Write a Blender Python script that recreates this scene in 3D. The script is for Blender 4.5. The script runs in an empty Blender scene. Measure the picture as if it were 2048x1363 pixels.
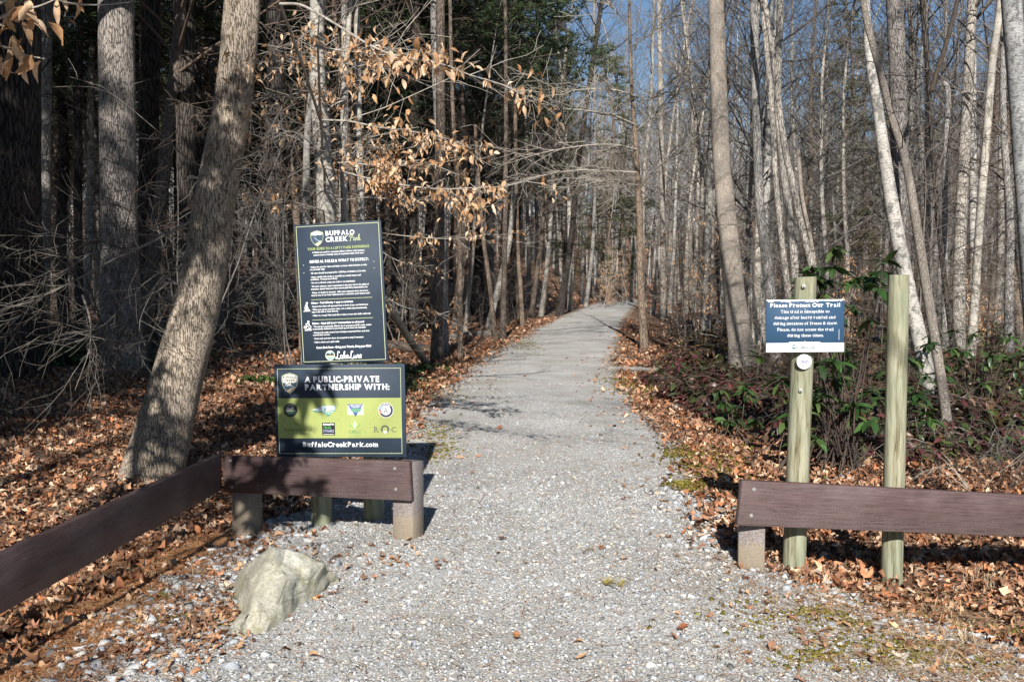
import bpy, math, random
import numpy as np
from mathutils import Matrix, Vector

# ------------------------------------------------------------------ camera, sky, sun
scene = bpy.context.scene
F = 1991.0                      # focal length in photo pixels (35 mm)
CAM = np.array((0.0, 0.0, 1.55))
TH = math.atan(121.5 / F)       # slight downward pitch
cam_d = bpy.data.cameras.new("camera"); cam_d.lens = 35; cam_d.sensor_width = 36
cam_d.clip_start = 0.05; cam_d.clip_end = 2000
cam = bpy.data.objects.new("camera", cam_d); scene.collection.objects.link(cam)
cam.location = CAM; cam.rotation_euler = (math.pi / 2 - TH, 0, 0); scene.camera = cam

SUN_EL = math.radians(32); SUN_DX = 0.038
world = bpy.data.worlds.new("World"); scene.world = world; world.use_nodes = True
wn = world.node_tree.nodes; wl = world.node_tree.links
bg = wn["Background"]; bg.inputs[1].default_value = 0.055
sky = wn.new("ShaderNodeTexSky"); sky.sky_type = 'NISHITA'; sky.sun_disc = False
sky.sun_elevation = SUN_EL
sky.sun_rotation = math.pi + math.atan(SUN_DX); sky.air_density = 1.0; sky.dust_density = 0.0; sky.ozone_density = 4.0
wl.new(sky.outputs[0], bg.inputs[0])
sl = bpy.data.lights.new("sun", 'SUN'); sl.energy = 5.0; sl.angle = math.radians(0.5); sl.color = (1.0, 0.96, 0.90)
sun = bpy.data.objects.new("sun", sl); scene.collection.objects.link(sun)
sdir = Vector((SUN_DX, 1.0, -math.tan(SUN_EL))).normalized()
sun.rotation_euler = sdir.to_track_quat('-Z', 'Y').to_euler(); sun.location = (0, -20, 20)
scene.view_settings.view_transform = 'Standard'; scene.view_settings.look = 'None'
scene.view_settings.exposure = 0.70; scene.view_settings.gamma = 1.0
scene.cycles.max_bounces = 5; scene.cycles.diffuse_bounces = 2; scene.cycles.transparent_max_bounces = 4

COL = scene.collection

def P(u, v, y):
    """world point that photo pixel (u, v) shows at distance y along the ground"""
    a = (u - 1024) / F; b = (681.5 - v) / F
    d = np.array((a, math.cos(TH) + b * math.sin(TH), -math.sin(TH) + b * math.cos(TH)))
    return CAM + d * (y / d[1])

# ------------------------------------------------------------------ terrain
def _sm(a, b, x):
    t = np.clip((x - a) / (b - a), 0, 1); return t * t * (3 - 2 * t)
_cy = np.array([-20, 0, 9, 13, 19.3, 28, 38.6, 55, 77, 100, 130, 200.])
_cx = np.array([.3, .3, .4, .45, .85, 1.9, 3.2, 5.5, 8.9, 13.5, 24, 60.])
def cen(y):
    k = [-2, -1, 0, 1, 2]
    return sum(np.interp(np.asarray(y, float) + d * np.clip(np.asarray(y, float) * .05, .3, 4), _cy, _cx) for d in k) / 5
_ly = np.array([-20, 3.0, 3.9, 5.0, 6.0, 6.8, 7.6, 8.6, 10, 13.]); _lx = np.array([2.8, 2.35, 2.2, 2.1, 2.1, 1.95, 1.7, 1.62, 1.62, 1.65])
_ry = np.array([-20, 3.0, 4.3, 5.2, 6.0, 7.0, 9.0, 13.]); _rx = np.array([1.7, 1.5, 1.2, 0.95, .92, 1.05, 1.2, 1.15])
def left(y): return cen(y) - np.interp(y, _ly, _lx)
_rx2 = np.array([2.9, 2.75, 2.3, 1.15, .92, 1.05, 1.2, 1.15])
def slope_edge(y): return cen(y) + np.interp(y, _ry, _rx)
def right(y): return cen(y) + np.interp(y, _ry, _rx2)
def g(x, y):
    x = np.asarray(x, float); y = np.asarray(y, float)
    L = left(y); R = slope_edge(y)
    dr = np.maximum(x - R, 0); dl = np.maximum(L - x, 0)
    z = -.19 * np.minimum(dr, 1.0) - .06 * np.clip(dr - 1, 0, 2.5) + .02 * np.clip(dr - 8, 0, 20)
    z = z - .10 * np.minimum(dl, .9) + .05 * np.clip(dl - 2, 0, 9) - .10 * _sm(-.9, -1.8, x) * np.exp(-((y - 6.5) / 1.3) ** 2) - .02 * _sm(-.4, -.9, x) * (y < 9)
    m = (x - cen(y)); z = z - .010 * np.clip(m * m, 0, 2)
    z = z + .018 * np.sin(x * 2.1 + y * 1.3) * np.sin(y * 1.7 - x * .6) + .05 * np.sin(x * .43 + 1) * np.sin(y * .37) * _sm(6, 20, np.abs(x))
    z = z + 14 * _sm(74, 240, y) + 2.5 * _sm(50, 95, y) * _sm(0, 12, cen(y) - 3 - x)
    z = z + 2.5 * _sm(18, 90, np.abs(x - 4)) * _sm(20, 80, y)
    return z
def gz(x, y): return float(g(x, y))

# ------------------------------------------------------------------ mesh helpers
class MB:
    def __init__(s): s.v = []; s.f = []; s.c = []; s.n = 0
    def add(s, v, f, c=None):
        v = np.asarray(v, float).reshape(-1, 3); f = np.asarray(f, int)
        s.v.append(v); s.f.append(f + s.n)
        if c is None: c = np.ones((len(v), 3)) * .5
        c = np.asarray(c, float)
        if c.ndim == 1: c = np.tile(c, (len(v), 1))
        s.c.append(c); s.n += len(v); return s
    def box(s, x0, x1, y0, y1, z0, z1, c=None, M=None, bev=0.0):
        if bev > 0:
            b = bev; v = []; 
            for (x, sx) in ((x0, 1), (x1, -1)):
                for (y, sy) in ((y0, 1), (y1, -1)):
                    for (z, sz) in ((z0, 1), (z1, -1)):
                        v += [(x, y + sy * b, z + sz * b), (x + sx * b, y, z + sz * b), (x + sx * b, y + sy * b, z)]
            import bmesh
            bm = bmesh.new()
            for q in v: bm.verts.new(q)
            bmesh.ops.convex_hull(bm, input=bm.verts)
            bmesh.ops.dissolve_limit(bm, angle_limit=.01, verts=bm.verts, edges=bm.edges)
            bm.verts.index_update(); vv = np.array([q.co[:] for q in bm.verts])
            bmesh.ops.triangulate(bm, faces=bm.faces)
            ff = np.array([[q.index for q in fc.verts] for fc in bm.faces]); bm.free()
        else:
            vv = np.array([(x, y, z) for x in (x0, x1) for y in (y0, y1) for z in (z0, z1)], float)
            ff = np.array([(0, 1, 3, 2), (4, 6, 7, 5), (0, 4, 5, 1), (2, 3, 7, 6), (0, 2, 6, 4), (1, 5, 7, 3)])
        if M is not None: vv = vv @ np.array(M)[:3, :3].T + np.array(M)[:3, 3]
        return s.add(vv, ff, c)
    def build(s, name, m, parent=None, smooth=False, link=True):
        me = bpy.data.meshes.new(name)
        v = np.concatenate(s.v); me.vertices.add(len(v)); me.vertices.foreach_set('co', v.ravel())
        lt = np.concatenate([np.full(len(f), f.shape[1]) for f in s.f]); ls = np.concatenate([[0], np.cumsum(lt)[:-1]])
        li = np.concatenate([f.ravel() for f in s.f])
        me.loops.add(len(li)); me.loops.foreach_set('vertex_index', li)
        me.polygons.add(len(lt)); me.polygons.foreach_set('loop_start', ls); me.polygons.foreach_set('loop_total', lt)
        if smooth: me.polygons.foreach_set('use_smooth', np.ones(len(lt), bool))
        a = me.color_attributes.new('Col', 'FLOAT_COLOR', 'POINT')
        c = np.concatenate(s.c); a.data.foreach_set('color', np.hstack([c, np.ones((len(c), 1))]).ravel())
        me.update(calc_edges=True); me.validate()
        if m: me.materials.append(m)
        if not link: return me
        return obj(name, me, parent)

def obj(name, me, parent=None):
    o = bpy.data.objects.new(name, me); COL.objects.link(o)
    if parent: o.parent = parent
    return o
def tag(o, label=None, cat=None, group=None, kind=None):
    if label: o['label'] = label
    if cat: o['category'] = cat
    if group: o['group'] = group
    if kind: o['kind'] = kind
    return o
def empty(name, loc=(0, 0, 0), rz=0.0):
    o = bpy.data.objects.new(name, None); COL.objects.link(o); o.location = loc; o.rotation_euler = (0, 0, rz)
    o.empty_display_size = .2; return o

def tube(mb, pts, rad, n=5, c=None, cap=False, rough=0.0, rng=None):
    pts = np.asarray(pts, float); K = len(pts); rad = np.broadcast_to(np.asarray(rad, float), (K,))
    t = np.gradient(pts, axis=0); t /= np.linalg.norm(t, axis=1)[:, None] + 1e-9
    mt = np.abs(t.mean(0)); ref = np.eye(3)[int(np.argmin(mt))]
    a = np.cross(t, ref); a /= np.linalg.norm(a, axis=1)[:, None] + 1e-9; b = np.cross(t, a)
    th = np.arange(n) * 2 * math.pi / n
    rr = rad[:, None] * np.ones(n)
    if rough > 0: rr = rr * (1 + rng.normal(0, rough, (K, n)))
    v = pts[:, None, :] + rr[:, :, None] * (np.cos(th)[None, :, None] * a[:, None, :] + np.sin(th)[None, :, None] * b[:, None, :])
    i = np.arange(K - 1)[:, None] * n; j = np.arange(n)[None, :]; j2 = (j + 1) % n
    f = np.stack([i + j, i + j2, i + n + j2, i + n + j], -1).reshape(-1, 4)
    base = mb.n
    mb.add(v.reshape(-1, 3), f, c)
    if cap:
        for k in (0, K - 1):
            ring = v[k]; cc = ring.mean(0); q = np.arange(n)
            mb.add(np.vstack([ring, cc]), np.stack([q, (q + 1) % n, np.full(n, n)], -1), c)

def rots(yaw, pitch, roll):
    cy, sy, cp, sp, cr, sr = np.cos(yaw), np.sin(yaw), np.cos(pitch), np.sin(pitch), np.cos(roll), np.sin(roll)
    Z = np.zeros_like(yaw); O = np.ones_like(yaw)
    Rz = np.stack([cy, -sy, Z, sy, cy, Z, Z, Z, O], -1).reshape(-1, 3, 3)
    Rx = np.stack([O, Z, Z, Z, cp, -sp, Z, sp, cp], -1).reshape(-1, 3, 3)
    Ry = np.stack([cr, Z, sr, Z, O, Z, -sr, Z, cr], -1).reshape(-1, 3, 3)
    return Rz @ Rx @ Ry
def scatter(mb, tv, tf, pos, R, s, col, jit=0, rng=None):
    N = len(pos); k = len(tv); tv = np.asarray(tv, float)
    s = np.asarray(s, float); s = np.repeat(s[:, None], 3, 1) if s.ndim == 1 else s
    V = tv[None] * s[:, None, :]
    if jit: V = V + rng.normal(0, jit, V.shape) * s[:, None, :]
    V = np.einsum('nij,nkj->nki', R, V) + pos[:, None, :]
    Fc = np.asarray(tf)[None] + (np.arange(N) * k)[:, None, None]
    mb.add(V.reshape(-1, 3), Fc.reshape(-1, len(tf[0])), np.repeat(col, k, 0))

def pick(rng, pal, N, jit=.15):
    pal = np.array(pal, float); c = pal[rng.integers(0, len(pal), N)]
    return np.clip(c * (1 + rng.normal(0, jit, (N, 1))), .003, .9)

# leaf shapes (length 1 along +y)
def leaf_t(w=.28, fold=.25, curl=.35, seg=4):
    v = []; 
    for i in range(seg + 1):
        t = i / seg; ww = w * math.sin(math.pi * min(t * .94 + .03, 1)) ** .8 * (1.15 - .4 * t)
        z = -curl * (t - .4) ** 2
        v += [(-ww, t, z + fold * ww), (0, t, z), (ww, t, z + fold * ww)]
    f = []
    for i in range(seg):
        a = i * 3; f += [(a, a + 1, a + 4, a + 3), (a + 1, a + 2, a + 5, a + 4)]
    return np.array(v), np.array(f)
def lobed_t(seed, lobes=5):
    r = random.Random(seed); n = lobes * 2 + 2; v = [(0, 0.15, 0)]
    for i in range(n):
        a = -math.pi / 2 + 2 * math.pi * i / n
        rad = (.5 if i % 2 == 0 else .27) * r.uniform(.8, 1.2)
        if i == 0: rad = .35
        x = rad * math.cos(a); y = rad * math.sin(a) + .15
        v.append((x, y, r.uniform(.3, 1.0) * .55 * (x * x + y * y) * 1.6 + r.uniform(-.07, .12)))
    f = [(0, 1 + i, 1 + (i + 1) % n) for i in range(n)]
    return np.array(v), np.array(f)

# ------------------------------------------------------------------ materials
def newmat(name):
    m = bpy.data.materials.new(name); m.use_nodes = True; nt = m.node_tree; return m, nt, nt.nodes, nt.links, nt.nodes["Principled BSDF"]
def ramp(ns, stops):
    r = ns.new("ShaderNodeValToRGB"); e = r.color_ramp.elements
    while len(e) < len(stops): e.new(.5)
    for i, (p, c) in enumerate(stops): e[i].position = p; e[i].color = (*c, 1)
    return r
def mapping(ns, ls, scale=(1, 1, 1), src='Object'):
    tc = ns.new("ShaderNodeTexCoord"); mp = ns.new("ShaderNodeMapping"); mp.inputs['Scale'].default_value = scale
    ls.new(tc.outputs[src], mp.inputs[0]); return mp
def mix(ns, ls, fac, a, b, mode='MIX'):
    m = ns.new("ShaderNodeMix"); m.data_type = 'RGBA'; m.blend_type = mode
    for i, x in ((0, fac), (6, a), (7, b)):
        if hasattr(x, 'links'): ls.new(x, m.inputs[i])
        elif i == 0: m.inputs[0].default_value = x
        else: m.inputs[i].default_value = (*x, 1)
    return m.outputs[2]
def noise(ns, ls, mp, scale, detail=4, rough=.6):
    n = ns.new("ShaderNodeTexNoise"); n.inputs['Scale'].default_value = scale; n.inputs['Detail'].default_value = detail
    n.inputs['Roughness'].default_value = rough; ls.new(mp.outputs[0], n.inputs['Vector']); return n
def bump(ns, ls, h, bs, strength, dist):
    b = ns.new("ShaderNodeBump"); b.inputs['Strength'].default_value = strength; b.inputs['Distance'].default_value = dist
    ls.new(h, b.inputs['Height']); ls.new(b.outputs[0], bs.inputs['Normal']); return b

def mat_bark(name, dark, mid, light, cells=26, stretch=.22, dist=.02, crack=.12, moss=None, patch=None):
    m, nt, ns, ls, bs = newmat(name)
    mp = mapping(ns, ls, (1, 1, stretch)); mp2 = mapping(ns, ls, (1, 1, 1))
    wob = noise(ns, ls, mp, cells * .5, 3); 
    add = ns.new("ShaderNodeVectorMath"); add.operation = 'MULTIPLY_ADD'; ls.new(wob.outputs['Color'], add.inputs[0])
    add.inputs[1].default_value = (.05, .05, .05); ls.new(mp.outputs[0], add.inputs[2])
    vo = ns.new("ShaderNodeTexVoronoi"); vo.feature = 'DISTANCE_TO_EDGE'; vo.inputs['Scale'].default_value = cells; ls.new(add.outputs[0], vo.inputs['Vector'])
    cr = ramp(ns, [(0, (0, 0, 0)), (crack, (1, 1, 1))]); ls.new(vo.outputs[0], cr.inputs[0])
    fine = noise(ns, ls, mp, cells * 2.5, 6, .7); big = noise(ns, ls, mp2, 2.2, 4)
    rc = ramp(ns, [(.3, mid), (.7, light)]); ls.new(fine.outputs[0], rc.inputs[0])
    c = mix(ns, ls, cr.outputs[0], dark, rc.outputs[0])
    rb = ramp(ns, [(.35, (.75, .75, .75)), (.65, (1.15, 1.12, 1.08))]); ls.new(big.outputs[0], rb.inputs[0])
    c = mix(ns, ls, 1.0, c, rb.outputs[0], 'MULTIPLY')
    if patch:
        pn = noise(ns, ls, mapping(ns, ls, (1, 1, .8)), 9, 5, .65); pr = ramp(ns, [(.52, (0, 0, 0)), (.6, (1, 1, 1))]); ls.new(pn.outputs[0], pr.inputs[0])
        c = mix(ns, ls, pr.outputs[0], c, patch)
    if moss:
        mn = noise(ns, ls, mp2, 5, 6, .7); mr = ramp(ns, [(.56, (0, 0, 0)), (.72, (.7, .7, .7))]); ls.new(mn.outputs[0], mr.inputs[0])
        c = mix(ns, ls, mr.outputs[0], c, moss)
    oi = ns.new("ShaderNodeObjectInfo"); rr = ramp(ns, [(0, (.75, .76, .78)), (1, (1.2, 1.14, 1.06))]); ls.new(oi.outputs['Random'], rr.inputs[0])
    c = mix(ns, ls, 1.0, c, rr.outputs[0], 'MULTIPLY')
    ls.new(c, bs.inputs['Base Color']); bs.inputs['Roughness'].default_value = .9; bs.inputs['Specular IOR Level'].default_value = .15
    ma = ns.new("ShaderNodeMath"); ma.operation = 'MULTIPLY_ADD'; ls.new(cr.outputs[0], ma.inputs[0]); ma.inputs[1].default_value = 1.0; ls.new(fine.outputs[0], ma.inputs[2])
    bump(ns, ls, ma.outputs[0], bs, .9, dist)
    return m
def mat_col(name, rough=.7, spec=.3, trans=0.0, nscale=40, namp=.25):
    """colour of each leaf, stone or needle is stored on the mesh"""
    m, nt, ns, ls, bs = newmat(name)
    at = ns.new("ShaderNodeAttribute"); at.attribute_name = 'Col'
    mp = mapping(ns, ls); n = noise(ns, ls, mp, nscale, 4); r = ramp(ns, [(.3, (1 - namp,) * 3), (.7, (1 + namp,) * 3)]); ls.new(n.outputs[0], r.inputs[0])
    c = mix(ns, ls, 1.0, at.outputs['Color'], r.outputs[0], 'MULTIPLY')
    ls.new(c, bs.inputs['Base Color']); bs.inputs['Roughness'].default_value = rough; bs.inputs['Specular IOR Level'].default_value = spec
    if trans:
        tr = ns.new("ShaderNodeBsdfTranslucent"); ls.new(c, tr.inputs[0]); mx = ns.new("ShaderNodeMixShader"); mx.inputs[0].default_value = trans
        ls.new(bs.outputs[0], mx.inputs[1]); ls.new(tr.outputs[0], mx.inputs[2]); ls.new(mx.outputs[0], ns["Material Output"].inputs[0])
    return m
def mat_flat(name, col, rough=.6, spec=.4, metal=0, nscale=15, namp=.08):
    m, nt, ns, ls, bs = newmat(name)
    mp = mapping(ns, ls); n = noise(ns, ls, mp, nscale, 5); r = ramp(ns, [(.3, (1 - namp,) * 3), (.7, (1 + namp,) * 3)]); ls.new(n.outputs[0], r.inputs[0])
    c = mix(ns, ls, 1.0, col, r.outputs[0], 'MULTIPLY'); ls.new(c, bs.inputs['Base Color'])
    bs.inputs['Roughness'].default_value = rough; bs.inputs['Specular IOR Level'].default_value = spec; bs.inputs['Metallic'].default_value = metal
    return m

M = {}
M['grey'] = mat_bark('grey_bark', (.07, .06, .055), (.30, .29, .275), (.54, .52, .49), 42, .14, .010)
M['pale'] = mat_bark('pale_smooth_bark', (.20, .19, .175), (.31, .30, .28), (.46, .45, .42), 7, 2.5, .003, .02, patch=(.20, .19, .165))
M['brown'] = mat_bark('brown_bark', (.06, .048, .04), (.17, .135, .11), (.31, .25, .205), 36, .2, .012)
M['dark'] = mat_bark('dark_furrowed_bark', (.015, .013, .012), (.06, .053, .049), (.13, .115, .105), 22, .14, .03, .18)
M['big'] = mat_bark('ridged_bark', (.15, .125, .10), (.50, .42, .335), (.72, .62, .51), 62, .13, .016, .11, moss=(.17, .135, .06))
M['oak'] = mat_bark('ridged_grey_bark', (.045, .042, .04), (.26, .24, .23), (.44, .41, .395), 42, .13, .02, .13)
M['flaky'] = mat_bark('flaky_bark', (.24, .20, .17), (.40, .36, .32), (.62, .575, .52), 70, .5, .012, .16)
M['birch'] = mat_bark('silver_bark', (.10, .10, .10), (.30, .30, .30), (.55, .55, .54), 9, 4.0, .004, .05, patch=(.17, .17, .165))
def mat_plain_bark(name, col):
    m, nt, ns, ls, bs = newmat(name)
    mp = mapping(ns, ls, (1, 1, .3)); n = noise(ns, ls, mp, 22, 4); r = ramp(ns, [(.3, tuple(.6 * c for c in col)), (.7, tuple(1.3 * c for c in col))]); ls.new(n.outputs[0], r.inputs[0])
    oi = ns.new("ShaderNodeObjectInfo"); rr = ramp(ns, [(0, (.7, .72, .75)), (1, (1.25, 1.18, 1.08))]); ls.new(oi.outputs['Random'], rr.inputs[0])
    c = mix(ns, ls, 1.0, r.outputs[0], rr.outputs[0], 'MULTIPLY')
    ls.new(c, bs.inputs['Base Color']); bs.inputs['Roughness'].default_value = .85; bs.inputs['Specular IOR Level'].default_value = .2; return m
M['twig'] = mat_plain_bark('twig_bark', (.17, .155, .14)); M['twig_brown'] = mat_plain_bark('brown_twig_bark', (.105, .08, .065))
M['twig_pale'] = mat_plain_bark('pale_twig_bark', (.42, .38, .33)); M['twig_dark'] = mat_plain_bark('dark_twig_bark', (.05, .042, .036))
M['leaf'] = mat_col('dry_leaf', .75, .2, .2, 60, .3); M['litter'] = mat_col('fallen_leaf_litter', .8, .2, 0, 50, .35)
M['green'] = mat_col('evergreen_leaf', .38, .5, .12, 30, .25); M['needle'] = mat_col('pine_needle', .6, .3, .1, 3, .35)
M['stone'] = mat_col('gravel_stone', .85, .25, 0, 120, .25); M['moss'] = mat_col('moss_tuft', .9, .1, 0, 30, .3)

def mat_ground():
    m, nt, ns, ls, bs = newmat('forest_floor'); mp = mapping(ns, ls)
    vo = ns.new("ShaderNodeTexVoronoi"); vo.inputs['Scale'].default_value = 16; vo.inputs['Randomness'].default_value = 1
    wob = noise(ns, ls, mp, 9, 3); add = ns.new("ShaderNodeVectorMath"); add.operation = 'MULTIPLY_ADD'; ls.new(wob.outputs['Color'], add.inputs[0])
    add.inputs[1].default_value = (.12, .12, .12); ls.new(mp.outputs[0], add.inputs[2]); ls.new(add.outputs[0], vo.inputs['Vector'])
    sp = ns.new("ShaderNodeSeparateColor"); ls.new(vo.outputs['Color'], sp.inputs[0])
    r = ramp(ns, [(0, (.06, .03, .018)), (.3, (.16, .075, .04)), (.6, (.28, .15, .085)), (1, (.40, .26, .16))]); ls.new(sp.outputs[0], r.inputs[0])
    big = noise(ns, ls, mp, .7, 5); rb = ramp(ns, [(.4, (.65, .62, .6)), (.65, (1.1, 1.05, 1.0))]); ls.new(big.outputs[0], rb.inputs[0])
    n5 = noise(ns, ls, mp, 1.9, 7, .75); r5 = ramp(ns, [(.42, (0, 0, 0)), (.62, (.75, .75, .75))]); ls.new(n5.outputs[0], r5.inputs[0])
    c = mix(ns, ls, 1.0, mix(ns, ls, r5.outputs[0], r.outputs[0], (.15, .12, .095)), rb.outputs[0], 'MULTIPLY'); ls.new(c, bs.inputs['Base Color']); bs.inputs['Roughness'].default_value = .9
    fn = noise(ns, ls, mp, 25, 5); ma = ns.new("ShaderNodeMath"); ma.operation = 'ADD'; ls.new(vo.outputs['Distance'], ma.inputs[0]); ls.new(fn.outputs[0], ma.inputs[1])
    bump(ns, ls, ma.outputs[0], bs, 1.0, .05); return m
def mat_gravel():
    m, nt, ns, ls, bs = newmat('crushed_gravel'); mp = mapping(ns, ls)
    cols = []; hs = []
    for sc in (75, 170):
        vo = ns.new("ShaderNodeTexVoronoi"); vo.inputs['Scale'].default_value = sc; ls.new(mp.outputs[0], vo.inputs['Vector'])
        sp = ns.new("ShaderNodeSeparateColor"); ls.new(vo.outputs['Color'], sp.inputs[0])
        r = ramp(ns, [(0, (.25, .24, .23)), (.25, (.42, .425, .425)), (.5, (.53, .545, .55)), (.72, (.61, .61, .60)), (.88, (.54, .49, .42)), (1, (.8, .8, .79))]); ls.new(sp.outputs[0], r.inputs[0])
        d = ramp(ns, [(.25, (1, 1, 1)), (.75, (.76, .74, .71))]); ls.new(vo.outputs['Distance'], d.inputs[0])
        cols.append(mix(ns, ls, 1.0, r.outputs[0], d.outputs[0], 'MULTIPLY')); hs.append(vo.outputs['Distance'])
    n = noise(ns, ls, mp, 30, 3); rn = ramp(ns, [(.45, (0, 0, 0)), (.55, (1, 1, 1))]); ls.new(n.outputs[0], rn.inputs[0])
    c = mix(ns, ls, rn.outputs[0], cols[0], cols[1])
    b = noise(ns, ls, mp, 1.3, 6, .65); rb = ramp(ns, [(.35, (.80, .77, .72)), (.65, (1.08, 1.08, 1.08))]); ls.new(b.outputs[0], rb.inputs[0])
    c = mix(ns, ls, 1.0, c, rb.outputs[0], 'MULTIPLY')
    # dirt, needles and moss along the two edges of the path (stored as a wear mask on the mesh)
    at = ns.new("ShaderNodeAttribute"); at.attribute_name = 'Col'; en = noise(ns, ls, mp, 5, 6, .75)
    su = ns.new("ShaderNodeMath"); su.operation = 'ADD'; sp2 = ns.new("ShaderNodeSeparateColor"); ls.new(at.outputs['Color'], sp2.inputs[0]); ls.new(sp2.outputs[0], su.inputs[0]); ls.new(en.outputs[0], su.inputs[1])
    er = ramp(ns, [(.92, (0, 0, 0)), (1.0, (.9, .9, .9))]); mu = ns.new("ShaderNodeMath"); mu.operation = 'MULTIPLY'; ls.new(su.outputs[0], mu.inputs[0]); mu.inputs[1].default_value = .8
    ls.new(mu.outputs[0], er.inputs[0]); er.color_ramp.elements[0].position = .62; er.color_ramp.elements[1].position = .86
    dn = noise(ns, ls, mp, 60, 5); dr = ramp(ns, [(.3, (.10, .065, .04)), (.5, (.22, .145, .09)), (.7, (.33, .25, .17))]); ls.new(dn.outputs[0], dr.inputs[0])
    c = mix(ns, ls, er.outputs[0], c, dr.outputs[0])
    ls.new(c, bs.inputs['Base Color']); bs.inputs['Roughness'].default_value = .9; bs.inputs['Specular IOR Level'].default_value = .2
    ma = ns.new("ShaderNodeMath"); ma.operation = 'ADD'; ls.new(hs[0], ma.inputs[0]); ls.new(hs[1], ma.inputs[1])
    iv = ns.new("ShaderNodeMath"); iv.operation = 'MULTIPLY'; ls.new(ma.outputs[0], iv.inputs[0]); iv.inputs[1].default_value = -1
    bump(ns, ls, iv.outputs[0], bs, .6, .008); return m
M['ground'] = mat_ground(); M['gravel'] = mat_gravel()

# ------------------------------------------------------------------ ground and trail
def grid(xs, ys, zf, cf=None):
    X, Y = np.meshgrid(xs, ys); Z = zf(X, Y); n = len(xs); mcount = len(ys)
    v = np.stack([X, Y, Z], -1).reshape(-1, 3)
    i = np.arange(mcount - 1)[:, None] * n; j = np.arange(n - 1)[None]
    f = np.stack([i + j, i + j + 1, i + n + j + 1, i + n + j], -1).reshape(-1, 4); return v, f, X, Y
ux = np.linspace(-1, 1, 420); xs = np.sign(ux) * (np.abs(ux) ** 2.4) * 170 + ux * 6
uy = np.linspace(0, 1, 460); ys = -25 + uy * 45 + (uy ** 3) * 330
def ground_z(X, Y):
    ins = _sm(0, .25, np.minimum(X - left(Y), right(Y) - X) - .1)
    return g(X, Y) - .05 * ins
mb = MB(); v, f, X, Y = grid(xs, ys, ground_z); mb.add(v, f)
tag(mb.build('ground', M['ground'], smooth=True), kind='structure')
mb = MB(); ty = np.concatenate([np.linspace(-8, 12, 240), np.linspace(12.1, 40, 200), np.linspace(40.3, 76, 90)]); tt = np.linspace(0, 1, 60)
TT, TY = np.meshgrid(tt, ty); rg = np.random.default_rng(3)
ej = np.interp(ty, np.arange(-10, 101, .35), rg.normal(0, .06, 318)); ek = np.interp(ty, np.arange(-10, 101, .35), rg.normal(0, .06, 318))
Lx = (left(ty) - .12 + ej)[:, None]; Rx = (right(ty) + .12 + ek)[:, None]
TX = Lx + (Rx - Lx) * TT; TZ = g(TX, TY) + .008 + .0004 * TY
e = np.minimum(TX - Lx, Rx - TX); TZ = TZ - .05 * (1 - _sm(0, .05, e))
wear = np.clip(1 - e / .55, 0, 1) * .75
wear = np.maximum(wear, .5 * _sm(-1.4, -1.9, TX) * (TY < 7.5)); wear = np.maximum(wear, .52 * _sm(1.1, 1.9, TX) * (TY < 5.3))
n = len(tt); i = np.arange(len(ty) - 1)[:, None] * n; j = np.arange(n - 1)[None]
mb.add(np.stack([TX, TY, TZ], -1).reshape(-1, 3), np.stack([i + j, i + j + 1, i + n + j + 1, i + n + j], -1).reshape(-1, 4), np.repeat(wear.reshape(-1, 1), 3, 1))
tag(mb.build('path', M['gravel'], smooth=True), kind='structure')

# loose gravel stones
rng = np.random.default_rng(11)
octv = np.array([(1, 0, 0), (-1, 0, 0), (0, 1, 0), (0, -1, 0), (0, 0, .6), (0, 0, -.6)], float)
octf = np.array([(0, 2, 4), (2, 1, 4), (1, 3, 4), (3, 0, 4), (2, 0, 5), (1, 2, 5), (3, 1, 5), (0, 3, 5)])
phi = (1 + 5 ** .5) / 2
icov = np.array([(-1, phi, 0), (1, phi, 0), (-1, -phi, 0), (1, -phi, 0), (0, -1, phi), (0, 1, phi), (0, -1, -phi), (0, 1, -phi), (phi, 0, -1), (phi, 0, 1), (-phi, 0, -1), (-phi, 0, 1)]) / 1.9
icof = np.array([(0, 11, 5), (0, 5, 1), (0, 1, 7), (0, 7, 10), (0, 10, 11), (1, 5, 9), (5, 11, 4), (11, 10, 2), (10, 7, 6), (7, 1, 8), (3, 9, 4), (3, 4, 2), (3, 2, 6), (3, 6, 8), (3, 8, 9), (4, 9, 5), (2, 4, 11), (6, 2, 10), (8, 6, 7), (9, 8, 1)])
STONE = [(c[0] * 1.03, c[1] * 1.03, c[2] * 1.03) for c in [(.30, .305, .31), (.36, .365, .37), (.27, .285, .30), (.42, .42, .41), (.32, .29, .25), (.38, .335, .275), (.54, .54, .53), (.19, .18, .165), (.31, .335, .365), (.26, .245, .22), (.34, .355, .37), (.40, .405, .41)]]
def stones(mb, N, y0, y1, smin, smax, tv, tf, pw=1.0, inner=0.0, edge=.25, jit=.22):
    y = y0 + (y1 - y0) * rng.random(N) ** pw; L = left(y) - edge; R = right(y) + edge; x = L + (R - L) * rng.random(N)
    s = smin + (smax - smin) * rng.random(N) ** 2.6
    pos = np.stack([x, y, g(x, y) + .008 + s * .25], -1)
    sc = np.stack([s * rng.uniform(.7, 1.3, N), s * rng.uniform(.7, 1.3, N), s * rng.uniform(.5, 1.0, N)], -1)
    scatter(mb, tv, tf, pos, rots(rng.uniform(0, 6.3, N), rng.normal(0, .35, N), rng.normal(0, .35, N)), sc, pick(rng, STONE, N, .14), jit, rng)
mb = MB()
stones(mb, 100000, 3.3, 7.0, .0033, .0125, octv, octf, 1.35)
stones(mb, 60000, 6.5, 15, .005, .013, octv, octf, 1.4)
stones(mb, 3600, 3.3, 8, .007, .017, icov, icof, jit=.3)
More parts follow.
